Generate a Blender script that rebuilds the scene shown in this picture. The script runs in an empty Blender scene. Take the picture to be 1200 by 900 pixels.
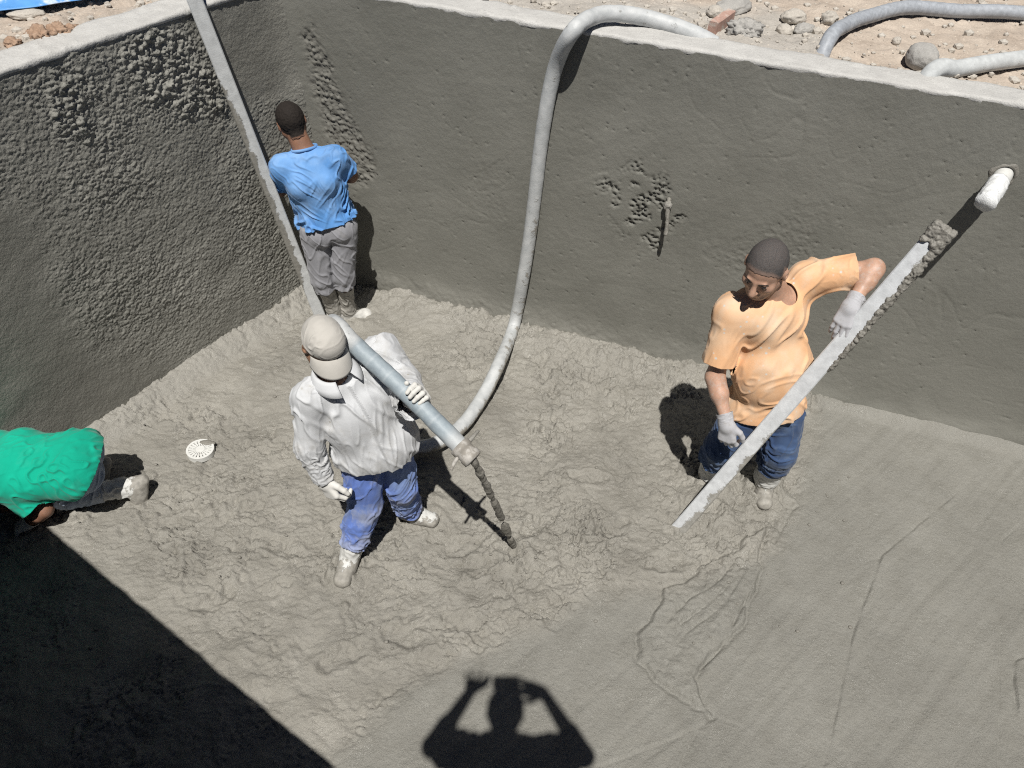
import bpy, math
import numpy as np
from mathutils import Matrix, Vector

# ------------------------------------------------------------------ camera, sky, sun, exposure
scene = bpy.context.scene
FPX, PITCH, ROLL, CAMZ = 950.0, math.radians(43.315), math.radians(4.3), 3.9
_cp, _sp = math.cos(PITCH), math.sin(PITCH)
_f = np.array([0, _cp, -_sp]); _r0 = np.array([1.0, 0, 0]); _u0 = np.cross(_r0, _f)
_cr, _sr = math.cos(ROLL), math.sin(ROLL)
_r = _cr * _r0 + _sr * _u0; _u = -_sr * _r0 + _cr * _u0
CAM = np.array([0, 0, CAMZ])
cam_data = bpy.data.cameras.new('camera')
cam_data.sensor_fit = 'HORIZONTAL'; cam_data.sensor_width = 36.0
cam_data.lens = 36.0 * FPX / 1200.0
cam_data.clip_start = 0.02; cam_data.clip_end = 2000.0
cam = bpy.data.objects.new('camera', cam_data)
M3 = Matrix(((_r[0], _u[0], -_f[0]), (_r[1], _u[1], -_f[1]), (_r[2], _u[2], -_f[2])))
cam.matrix_world = Matrix.Translation(CAM) @ M3.to_4x4()
scene.collection.objects.link(cam); scene.camera = cam

SUN = np.array([0.01896, 0.44671, -0.89448])          # direction the light travels
world = bpy.data.worlds.new('World'); scene.world = world; world.use_nodes = True
wn = world.node_tree.nodes; wl = world.node_tree.links
bg = wn['Background']; sky = wn.new('ShaderNodeTexSky'); sky.sky_type = 'NISHITA'; sky.sun_disc = False
sky.air_density = 0.3; sky.dust_density = 0.15; sky.altitude = 1500.0
sky.sun_elevation = math.asin(-SUN[2]); sky.sun_rotation = math.atan2(-SUN[0], -SUN[1])
wl.new(sky.outputs[0], bg.inputs[0]); bg.inputs[1].default_value = 0.05
sl = bpy.data.lights.new('sun', 'SUN'); sl.energy = 5.0; sl.angle = math.radians(0.53); sl.color = (1.0, 0.97, 0.915)
so = bpy.data.objects.new('sun', sl); scene.collection.objects.link(so)
so.rotation_euler = Vector(SUN).to_track_quat('-Z', 'Y').to_euler(); so.location = (0, -5, 12)
vs = scene.view_settings
vs.view_transform = 'Standard'; vs.look = 'None'; vs.exposure = 0.1; vs.gamma = 1.0; vs.use_curve_mapping = False
scene.cycles.use_denoising = False; scene.cycles.filter_width = 1.15
scene.cycles.max_bounces = 5; scene.cycles.diffuse_bounces = 2

# ------------------------------------------------------------------ small maths
def V(*a): return np.array(a, float)
def nrm(v): return v / (np.linalg.norm(v) + 1e-12)
def ray(px, py): return nrm((px - 600) / FPX * _r - (py - 450) / FPX * _u + _f)
def atz(px, py, z=0.0):
    d = ray(px, py); return CAM + d * ((z - CAMZ) / d[2])
def U(px, py, Y):
    d = ray(px, py); return CAM + d * (Y / d[1])
def sst(a, b, x):
    t = np.clip((x - a) / (b - a), 0, 1); return t * t * (3 - 2 * t)

def _h(ix, iy, iz, seed):
    h = (ix.astype(np.int64) * 374761393 + iy.astype(np.int64) * 668265263 + iz.astype(np.int64) * 2147483647 + seed * 974634777) & 0xffffffff
    h = ((h ^ (h >> 13)) * 1274126177) & 0xffffffff
    h = ((h ^ (h >> 16)) * 2246822519) & 0xffffffff
    return (h ^ (h >> 15)) & 0xffffffff
_RS = np.random.RandomState(3)
_G = _RS.normal(size=(256, 3)); _G /= np.linalg.norm(_G, axis=1)[:, None]
_G = np.concatenate([_G, _G])
_PM = np.concatenate([np.arange(256)] * 3); _PM[:256] = _RS.permutation(256); _PM[256:512] = _PM[:256]; _PM[512:] = _PM[:256]
def noise(P, seed=0):
    """gradient noise, about -0.7..0.7; P is (n,3)"""
    P = np.asarray(P, float); x, y, z = P[:, 0], P[:, 1], P[:, 2]
    i, j, k = np.floor(x), np.floor(y), np.floor(z); x = x - i; y = y - j; z = z - k
    i = (i.astype(np.int64) + seed * 37) & 255; j = (j.astype(np.int64) + seed * 91) & 255; k = (k.astype(np.int64) + seed * 53) & 255
    u = x * x * x * (x * (x * 6 - 15) + 10); v = y * y * y * (y * (y * 6 - 15) + 10); w = z * z * z * (z * (z * 6 - 15) + 10)
    out = np.zeros(len(x)); gx_, gy_, gz_ = _G[:, 0], _G[:, 1], _G[:, 2]
    for a in (0, 1):
        pa = _PM[i + a]; wa = u if a else 1 - u
        for b in (0, 1):
            pb = _PM[pa + j + b]; wb = wa * (v if b else 1 - v)
            for c in (0, 1):
                h = _PM[pb + k + c]
                out += (gx_[h] * (x - a) + gy_[h] * (y - b) + gz_[h] * (z - c)) * wb * (w if c else 1 - w)
    return out * 1.4
def fbm(P, o=4, seed=0, g=0.5):
    s = 0; a = 1.0
    for i in range(o):
        s = s + a * noise(P, seed + i * 17); P = P * 2.03; a *= g
    return s
def worley(P, seed=0):
    """2-D: distance to the nearest and second nearest cell point, and a random number of the nearest"""
    I = np.floor(P).astype(np.int64); F = P - I
    d1 = np.full(len(P), 9.0); d2 = d1.copy(); rid = np.zeros(len(P))
    z = np.zeros(len(P), np.int64)
    for a in (-1, 0, 1):
        for b in (-1, 0, 1):
            h = _h(I[:, 0] + a, I[:, 1] + b, z, seed)
            ox = (h & 1023) / 1023.0; oy = ((h >> 10) & 1023) / 1023.0; rr = ((h >> 20) & 1023) / 1023.0
            d = np.hypot(a + ox - F[:, 0], b + oy - F[:, 1])
            m = d < d1
            d2 = np.where(m, d1, np.minimum(d2, d)); rid = np.where(m, rr, rid); d1 = np.minimum(d1, d)
    return d1, d2, rid
def P3(x, y, s, z=0.0): return np.stack([x * s, y * s, np.full_like(x, z)], 1)
def seg_dist(x, y, a, b):
    ax, ay = a[:2]; bx, by = b[:2]; dx, dy = bx - ax, by - ay
    t = np.clip(((x - ax) * dx + (y - ay) * dy) / (dx * dx + dy * dy + 1e-12), 0, 1)
    ex, ey = x - ax - t * dx, y - ay - t * dy
    return np.hypot(ex, ey), np.sign(dx * (y - ay) - dy * (x - ax)), t
def poly_sd(x, y, pts):
    """signed distance to a polygon, positive inside"""
    d = np.full_like(x, 1e9); ins = np.zeros_like(x, bool); n = len(pts)
    for i in range(n):
        a, b = pts[i], pts[(i + 1) % n]
        d = np.minimum(d, seg_dist(x, y, a, b)[0])
        c = ((a[1] > y) != (b[1] > y)) & (x < (b[0] - a[0]) * (y - a[1]) / (b[1] - a[1] + 1e-12) + a[0])
        ins ^= c
    return np.where(ins, d, -d)
def px_poly(pts): return [atz(*p)[:2] for p in pts]
def catmull(pts, n=12):
    pts = np.array(pts, float); p = np.vstack([2 * pts[0] - pts[1], pts, 2 * pts[-1] - pts[-2]]); out = []
    for i in range(1, len(p) - 2):
        for t in np.linspace(0, 1, n, endpoint=False):
            a, b, c, d = p[i - 1], p[i], p[i + 1], p[i + 2]
            out.append(.5 * (2 * b + (c - a) * t + (2 * a - 5 * b + 4 * c - d) * t * t + (3 * b - 3 * c + d - a) * t ** 3))
    out.append(pts[-1]); return np.array(out)

# ------------------------------------------------------------------ objects
def tag(o, label=None, cat=None, group=None, kind=None):
    if label: o['label'] = label
    if cat: o['category'] = cat
    if group: o['group'] = group
    if kind: o['kind'] = kind
    return o
def empty(name, loc, label, cat, group=None):
    o = bpy.data.objects.new(name, None); o.location = loc; o.empty_display_size = .1
    scene.collection.objects.link(o); return tag(o, label, cat, group)
def origin(o):
    p = np.zeros(3)
    while o is not None:
        p = p + np.array(o.location); o = o.parent
    return p
def mk(name, Vt, F, mat, parent=None, loc=None, smooth=True, attrs=None, solid=0.0, soff=-1.0):
    """one mesh object from world-space vertices; F is an (n,3|4) array or a list of faces"""
    Vt = np.asarray(Vt, float)
    base = np.zeros(3) if loc is None else np.asarray(loc, float)
    pb = origin(parent) if parent is not None else np.zeros(3)
    if loc is None: base = pb
    W = Vt - base
    me = bpy.data.meshes.new(name)
    if isinstance(F, np.ndarray):
        k = F.shape[1]; n = len(F)
        me.vertices.add(len(W)); me.vertices.foreach_set('co', W.astype(np.float32).ravel())
        me.loops.add(n * k); me.loops.foreach_set('vertex_index', F.astype(np.int32).ravel())
        me.polygons.add(n); me.polygons.foreach_set('loop_start', np.arange(0, n * k, k, dtype=np.int32))
        me.update(calc_edges=True); me.validate()
    else:
        me.from_pydata(W.tolist(), [], [list(map(int, f)) for f in F]); me.update()
    if smooth: me.polygons.foreach_set('use_smooth', np.ones(len(me.polygons), bool))
    for k, a in (attrs or {}).items():
        at = me.attributes.new(k, 'FLOAT', 'POINT'); at.data.foreach_set('value', np.asarray(a, np.float32))
    me.materials.append(mat)
    o = bpy.data.objects.new(name, me); scene.collection.objects.link(o)
    if parent is not None: o.parent = parent
    o.location = base - pb
    if solid:
        md = o.modifiers.new('solid', 'SOLIDIFY'); md.thickness = solid; md.offset = soff
    return o
def grid_faces(nu, nv, flip=False):
    i = np.arange(nu * nv).reshape(nu, nv)
    q = np.stack([i[:-1, :-1], i[1:, :-1], i[1:, 1:], i[:-1, 1:]], -1).reshape(-1, 4)
    return q[:, ::-1] if flip else q
def box(a, b, side, thick, w0, w1=None, bev=0.006, seg=40):
    """a long bar from a to b; side = direction of its width; returns verts, faces (with chamfered long edges)"""
    w1 = w0 if w1 is None else w1
    ax = nrm(b - a); side = nrm(side - ax * (side @ ax)); up = np.cross(ax, side); Vt = []
    for i in range(seg + 1):
        t = i / seg; w = (w0 + (w1 - w0) * t) / 2; h = thick / 2; c = a + (b - a) * t
        for x, y in ((-w + bev, -h), (w - bev, -h), (w, -h + bev), (w, h - bev), (w - bev, h), (-w + bev, h), (-w, h - bev), (-w, -h + bev)):
            Vt.append(c + side * x + up * y)
    F = []
    for i in range(seg):
        for j in range(8):
            F.append((i * 8 + j, i * 8 + (j + 1) % 8, (i + 1) * 8 + (j + 1) % 8, (i + 1) * 8 + j))
    F.append(list(range(7, -1, -1))); F.append([seg * 8 + j for j in range(8)])
    return np.array(Vt), F
def tube(path, rad, n=20, cap=True, twist=0.0):
    path = np.asarray(path, float); m = len(path); rad = np.broadcast_to(rad, (m,))
    T = np.gradient(path, axis=0); T /= np.linalg.norm(T, axis=1)[:, None]
    ref = V(0, 0, 1) if abs(T[0][2]) < .9 else V(1, 0, 0)
    nrmv = nrm(np.cross(T[0], ref)); Vt = []
    for i in range(m):
        nrmv = nrm(nrmv - T[i] * (nrmv @ T[i])); bi = np.cross(T[i], nrmv)
        a = np.linspace(0, 2 * np.pi, n, endpoint=False)
        Vt.append(path[i] + rad[i] * (np.cos(a)[:, None] * nrmv + np.sin(a)[:, None] * bi))
    Vt = np.concatenate(Vt); F = []
    for i in range(m - 1):
        for j in range(n):
            F.append((i * n + j, i * n + (j + 1) % n, (i + 1) * n + (j + 1) % n, (i + 1) * n + j))
    if cap: F.append(list(range(n))[::-1]); F.append([(m - 1) * n + j for j in range(n)])
    return Vt, F
def merge(parts):
    Vt = []; F = []; n = 0
    for v, f in parts:
        Vt.append(v); F += [[int(i) + n for i in q] for q in f]; n += len(v)
    return np.concatenate(Vt), F
def ico(sub=3):
    import bmesh
    bm = bmesh.new(); bmesh.ops.create_icosphere(bm, subdivisions=sub, radius=1)
    v = np.array([p.co[:] for p in bm.verts]); f = [[p.index for p in q.verts] for q in bm.faces]; bm.free()
    return v, np.array(f)

# ------------------------------------------------------------------ materials
def new_mat(name):
    m = bpy.data.materials.new(name); m.use_nodes = True
    nt = m.node_tree; return m, nt.nodes, nt.links, nt.nodes['Principled BSDF']
def N(nodes, typ, **kw):
    n = nodes.new(typ)
    for k, v in kw.items():
        if k in n.inputs: n.inputs[k].default_value = v
        else: setattr(n, k, v)
    return n
def ramp(nodes, links, fac, stops):
    r = nodes.new('ShaderNodeValToRGB'); e = r.color_ramp.elements
    while len(e) < len(stops): e.new(.5)
    for el, (p, c) in zip(e, stops):
        el.position = p; el.color = (*c, 1) if len(c) == 3 else c
    links.new(fac, r.inputs[0]); return r.outputs[0]
def mix(nodes, links, fac, a, b, mode='MIX'):
    m = nodes.new('ShaderNodeMix'); m.data_type = 'RGBA'; m.blend_type = mode
    for sock, val in ((m.inputs[0], fac), (m.inputs[6], a), (m.inputs[7], b)):
        if isinstance(val, bpy.types.NodeSocket): links.new(val, sock)
        elif isinstance(val, (int, float)): sock.default_value = val
        else: sock.default_value = (*val, 1)
    return m.outputs[2]
def tex(nodes, links, scale, detail=5, rough=.55, vec=None, dist=0.0):
    if vec is None: vec = nodes.new('ShaderNodeTexCoord').outputs['Object']
    n = N(nodes, 'ShaderNodeTexNoise', Scale=scale, Detail=detail, Roughness=rough, Distortion=dist)
    links.new(vec, n.inputs['Vector']); return n.outputs[0]
def bump(nodes, links, bsdf, hs):
    prev = None
    for h, st, dist in hs:
        b = N(nodes, 'ShaderNodeBump', Strength=st, Distance=dist); links.new(h, b.inputs['Height'])
        if prev is not None: links.new(prev, b.inputs['Normal'])
        prev = b.outputs[0]
    links.new(prev, bsdf.inputs['Normal'])
def concrete(name, c1, c2, scale=3.0, rough=.75, grain=160, gb=.5, attr=None, c3=None, c4=None, speck=None, spec=.3):
    m, n, l, b = new_mat(name)
    f = tex(n, l, scale, 8, .62); col = ramp(n, l, f, [(.3, c1), (.7, c2)])
    if attr:
        a = N(n, 'ShaderNodeAttribute', attribute_name=attr)
        col = mix(n, l, a.outputs['Fac'], col, ramp(n, l, f, [(.3, c3), (.7, c4)]))
    fine = tex(n, l, grain, 3, .7)
    col = mix(n, l, .55, col, ramp(n, l, fine, [(.25, (.45, .45, .45)), (.75, (1, 1, 1))]), 'MULTIPLY')
    if speck:
        v = N(n, 'ShaderNodeTexVoronoi', Scale=speck[1]); l.new(n.new('ShaderNodeTexCoord').outputs['Object'], v.inputs['Vector'])
        col = mix(n, l, ramp(n, l, v.outputs['Distance'], [(.05, (1, 1, 1)), (.16, (0, 0, 0))]), col, speck[0])
    l.new(col, b.inputs['Base Color'])
    l.new(ramp(n, l, tex(n, l, scale * 2.2, 5), [(.3, (rough - .18,) * 3), (.7, (min(1, rough + .12),) * 3)]), b.inputs['Roughness'])
    b.inputs['Specular IOR Level'].default_value = spec
    bump(n, l, b, [(fine, gb, .004), (tex(n, l, grain * .28, 5, .6), gb * .8, .01)])
    return m
def cloth(name, c, dirt=(.42, .40, .36), amount=.3, dscale=7.0, weave=420, var=.25, rough=.9, fade=None, specks=None, speckc=(.36, .345, .31)):
    m, n, l, b = new_mat(name)
    f = tex(n, l, 5, 6, .6)
    col = ramp(n, l, f, [(.3, tuple(x * (1 - var) for x in c)), (.7, tuple(min(1, x * (1 + var)) for x in c))])
    if fade: col = mix(n, l, ramp(n, l, tex(n, l, 4.1, 4), [(.45, (0, 0, 0)), (.68, (1, 1, 1))]), col, fade)
    so_ = N(n, 'ShaderNodeMath', operation='MULTIPLY_ADD'); l.new(N(n, 'ShaderNodeAttribute', attribute_name='soil').outputs['Fac'], so_.inputs[0]); so_.inputs[1].default_value = .24; l.new(tex(n, l, dscale, 9, .68), so_.inputs[2])
    d = ramp(n, l, so_.outputs[0], [(.62 - amount * .3, (0, 0, 0)), (.72 - amount * .12, (1, 1, 1))])
    if specks:
        vo = N(n, 'ShaderNodeTexVoronoi', Scale=specks); l.new(n.new('ShaderNodeTexCoord').outputs['Object'], vo.inputs['Vector'])
        sp = mix(n, l, 1.0, ramp(n, l, vo.outputs['Distance'], [(.10, (1, 1, 1)), (.2, (0, 0, 0))]), ramp(n, l, tex(n, l, 9, 3), [(.5, (0, 0, 0)), (.58, (1, 1, 1))]), 'MULTIPLY'); col = mix(n, l, sp, col, speckc)
    d2 = mix(n, l, 1.0, d, (.75 * min(1, amount * 2.2),) * 3, 'MULTIPLY')
    col = mix(n, l, d2, col, dirt)
    l.new(col, b.inputs['Base Color']); b.inputs['Roughness'].default_value = rough
    b.inputs['Specular IOR Level'].default_value = .15; b.inputs['Sheen Weight'].default_value = .12
    bump(n, l, b, [(tex(n, l, weave, 2), .25, .002), (tex(n, l, 30, 4, .6), .16, .005)])
    return m
def skin(name, c, dust=.25):
    m, n, l, b = new_mat(name)
    col = ramp(n, l, tex(n, l, 22, 5, .6), [(.3, tuple(x * .82 for x in c)), (.7, tuple(x * 1.15 for x in c))])
    a = N(n, 'ShaderNodeAttribute', attribute_name='stubble')
    col = mix(n, l, a.outputs['Fac'], col, (.10, .085, .075))
    d = ramp(n, l, tex(n, l, 34, 8, .7), [(.5, (0, 0, 0)), (.75, (dust,) * 3)])
    a2 = N(n, 'ShaderNodeAttribute', attribute_name='dust')
    col = mix(n, l, mix(n, l, 1.0, d, a2.outputs['Color'], 'MULTIPLY'), col, (.5, .48, .45))
    l.new(col, b.inputs['Base Color']); b.inputs['Roughness'].default_value = .5
    b.inputs['Subsurface Weight'].default_value = .08; b.inputs['Subsurface Radius'].default_value = (.01, .004, .002)
    bump(n, l, b, [(tex(n, l, 260, 3), .2, .002)])
    return m
def plain(name, c, rough=.6, metal=0.0, var=.12, scale=30, spot=None, sscale=9, slo=.5, shi=.6, bs=.2, spec=.4):
    m, n, l, b = new_mat(name)
    col = ramp(n, l, tex(n, l, scale, 6, .6), [(.3, tuple(x * (1 - var) for x in c)), (.7, tuple(min(1, x * (1 + var)) for x in c))])
    if spot: col = mix(n, l, ramp(n, l, tex(n, l, sscale, 9, .68), [(slo, (0, 0, 0)), (shi, (1, 1, 1))]), col, spot)
    l.new(col, b.inputs['Base Color']); b.inputs['Roughness'].default_value = rough; b.inputs['Metallic'].default_value = metal
    b.inputs['Specular IOR Level'].default_value = spec
    bump(n, l, b, [(tex(n, l, scale * 4, 5), bs, .004)])
    return m
def mud_mix(name, clean, mud, attr, rough=.7, nz=.5, scale=14, var=.1):
    """material whose cement crust follows the vertex attribute attr (0 clean, 1 crusted), broken up by noise"""
    m, n, l, b = new_mat(name)
    a = N(n, 'ShaderNodeAttribute', attribute_name=attr)
    nn = tex(n, l, scale, 8, .7)
    s = N(n, 'ShaderNodeMath', operation='MULTIPLY_ADD'); l.new(nn, s.inputs[0]); s.inputs[1].default_value = nz * 2; s.inputs[2].default_value = -nz
    t = N(n, 'ShaderNodeMath', operation='ADD'); l.new(a.outputs['Fac'], t.inputs[0]); l.new(s.outputs[0], t.inputs[1])
    k = ramp(n, l, t.outputs[0], [(.46, (0, 0, 0)), (.54, (1, 1, 1))])
    c1 = ramp(n, l, tex(n, l, 25, 6), [(.3, tuple(x * (1 - var) for x in clean)), (.7, tuple(min(1, x * (1 + var)) for x in clean))])
    c2 = ramp(n, l, tex(n, l, 40, 6), [(.3, tuple(x * .75 for x in mud)), (.7, tuple(x * 1.2 for x in mud))])
    l.new(mix(n, l, k, c1, c2), b.inputs['Base Color'])
    b.inputs['Roughness'].default_value = rough; b.inputs['Specular IOR Level'].default_value = .35
    bump(n, l, b, [(k, .5, .004), (tex(n, l, 120, 5), .35, .003)])
    return m

CEM = (.235, .222, .198)
M = {}
def floor_mat():
    m, n, l, b = new_mat('wet_concrete')
    co = n.new('ShaderNodeTexCoord').outputs['Object']; a = N(n, 'ShaderNodeAttribute', attribute_name='slab').outputs['Fac']
    f = tex(n, l, 2.2, 8, .62); g = tex(n, l, 9, 8, .65)
    c0 = ramp(n, l, f, [(.32, (.265, .252, .222)), (.68, (.375, .358, .318))]); c1 = ramp(n, l, f, [(.3, (.25, .243, .218)), (.7, (.305, .297, .267))])
    col = mix(n, l, a, c0, c1); col = mix(n, l, .35, col, ramp(n, l, g, [(.3, (.72, .70, .66)), (.7, (1, 1, 1))]), 'MULTIPLY')
    dry = N(n, 'ShaderNodeAttribute', attribute_name='dry').outputs['Fac']; col = mix(n, l, dry, col, (.355, .34, .305))
    fine = tex(n, l, 230, 3, .7); col = mix(n, l, .6, col, ramp(n, l, fine, [(.25, (.5, .5, .5)), (.7, (1.1, 1.1, 1.1))]), 'MULTIPLY')
    l.new(col, b.inputs['Base Color'])
    rg = ramp(n, l, tex(n, l, 6, 6), [(.38, (.24,) * 3), (.62, (.68,) * 3)]); l.new(rg, b.inputs['Roughness']); b.inputs['Specular IOR Level'].default_value = .5
    rn = N(n, 'ShaderNodeTexNoise', Scale=21.0, Detail=7.0, Roughness=.62, Distortion=.7); rn.noise_type = 'RIDGED_MULTIFRACTAL'; l.new(co, rn.inputs['Vector'])
    inv = N(n, 'ShaderNodeMath', operation='SUBTRACT'); inv.inputs[0].default_value = 1.0; l.new(a, inv.inputs[1])
    mk_ = N(n, 'ShaderNodeMath', operation='MULTIPLY'); l.new(ramp(n, l, tex(n, l, 2.6, 4), [(.38, (.12,) * 3), (.62, (1,) * 3)]), mk_.inputs[0]); l.new(inv.outputs[0], mk_.inputs[1])
    hh = N(n, 'ShaderNodeMath', operation='MULTIPLY'); l.new(rn.outputs[0], hh.inputs[0]); l.new(mk_.outputs[0], hh.inputs[1]); neg = N(n, 'ShaderNodeMath', operation='MULTIPLY'); l.new(hh.outputs[0], neg.inputs[0]); neg.inputs[1].default_value = -1.0
    bump(n, l, b, [(neg.outputs[0], .35, .006), (tex(n, l, 48, 8, .75), .75, .014), (fine, .7, .0045)])
    return m
M['floor'] = floor_mat()
M['wall_l'] = concrete('splattered_render', (.275, .269, .239), (.365, .357, .32), 2.0, .8, 150, .7, 'wet', (.21, .205, .180), (.275, .268, .238))
M['wall_b'] = concrete('trowelled_render', (.195, .192, .168), (.270, .265, .235), 1.3, .7, 210, .30, 'wet', (.20, .194, .172), (.25, .242, .215), spec=.35)
M['coping'] = concrete('dry_cement_coping', (.50, .49, .47), (.62, .61, .585), 9, .9, 140, .6, speck=((.30, .29, .27), 46))
M['dirt'] = concrete('pale_dirt', (.43, .355, .29), (.58, .50, .42), 4, .95, 90, .9, 'wet', (.40, .37, .33), (.52, .485, .44), speck=((.66, .58, .48), 30))
M['clod'] = concrete('red_clod', (.30, .19, .125), (.52, .37, .27), 14, .95, 80, .9)
M['stone'] = concrete('grey_stone', (.36, .35, .33), (.50, .48, .45), 8, .9, 120, .5)
M['pale_stone'] = concrete('pale_stone', (.46, .42, .37), (.60, .56, .50), 8, .9, 120, .5)
M['cement'] = concrete('fresh_cement', (.20, .19, .165), (.28, .265, .235), 12, .6, 120, .7, spec=.45)
M['cement_pale'] = concrete('drying_cement', (.25, .24, .215), (.36, .345, .315), 18, .8, 120, .7)
M['hose'] = mud_mix('hose_rubber', (.47, .485, .485), (.27, .26, .235), 'mud', .75, .55, 20, .16)
M['hose_ribbed'] = plain('ribbed_hose', (.33, .35, .38), .5, 0, .2, 40)
M['alu'] = mud_mix('aluminium_bar', (.52, .53, .53), (.235, .225, .2), 'mud', .5, .6, 11, .12)
M['alu_clean'] = mud_mix('aluminium_straightedge', (.56, .575, .59), (.30, .29, .265), 'mud', .42, .7, 9, .14)
M['pvc'] = plain('white_pvc', (.62, .62, .595), .4, 0, .06, 30, (.42, .38, .34), 9, .6, .72)
M['wrap'] = plain('plastic_wrap', (.78, .79, .79), .25, 0, .1, 40, bs=.8, spec=.6)
M['dark'] = plain('dark_hole', (.05, .04, .035), .9)
M['rust'] = plain('rusty_stub', (.15, .13, .105), .9, 0, .3)
M['brick'] = plain('red_brick', (.42, .27, .22), .9, 0, .2, 40, (.5, .45, .4), 14, .5, .62)
M['tarp'] = plain('blue_tarp', (.10, .30, .66), .5, 0, .2, 8, (.62, .68, .74), 3.0, .52, .6)
M['nozzle'] = plain('nozzle_fitting', (.42, .40, .37), .7, 0, .15, 40, (.27, .25, .22), 22, .45, .55)
def hair_mat(name, c, c2, skin_c, scale=210):
    m, n, l, b = new_mat(name)
    h = tex(n, l, scale, 5, .8); col = ramp(n, l, h, [(.35, c), (.7, c2)])
    a = N(n, 'ShaderNodeAttribute', attribute_name='rim'); s = N(n, 'ShaderNodeMath', operation='MULTIPLY_ADD'); l.new(tex(n, l, scale * 1.3, 4, .8), s.inputs[0]); s.inputs[1].default_value = 1.6; s.inputs[2].default_value = -.9
    t = N(n, 'ShaderNodeMath', operation='ADD'); l.new(s.outputs[0], t.inputs[0]); l.new(a.outputs['Fac'], t.inputs[1])
    l.new(mix(n, l, ramp(n, l, t.outputs[0], [(.25, (0, 0, 0)), (.75, (.85,) * 3)]), col, skin_c), b.inputs['Base Color']); b.inputs['Roughness'].default_value = .85; b.inputs['Specular IOR Level'].default_value = .2
    bump(n, l, b, [(h, .35, .003)]); return m
M['hair'] = hair_mat('dark_hair', (.012, .010, .009), (.035, .028, .024), (.20, .11, .075))
M['hair_grey'] = hair_mat('greying_hair', (.026, .024, .024), (.135, .13, .128), (.26, .18, .145), 330)
M['eye'] = plain('eye_white', (.34, .29, .25), .4)
M['iris'] = plain('iris', (.03, .02, .015), .3)

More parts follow.
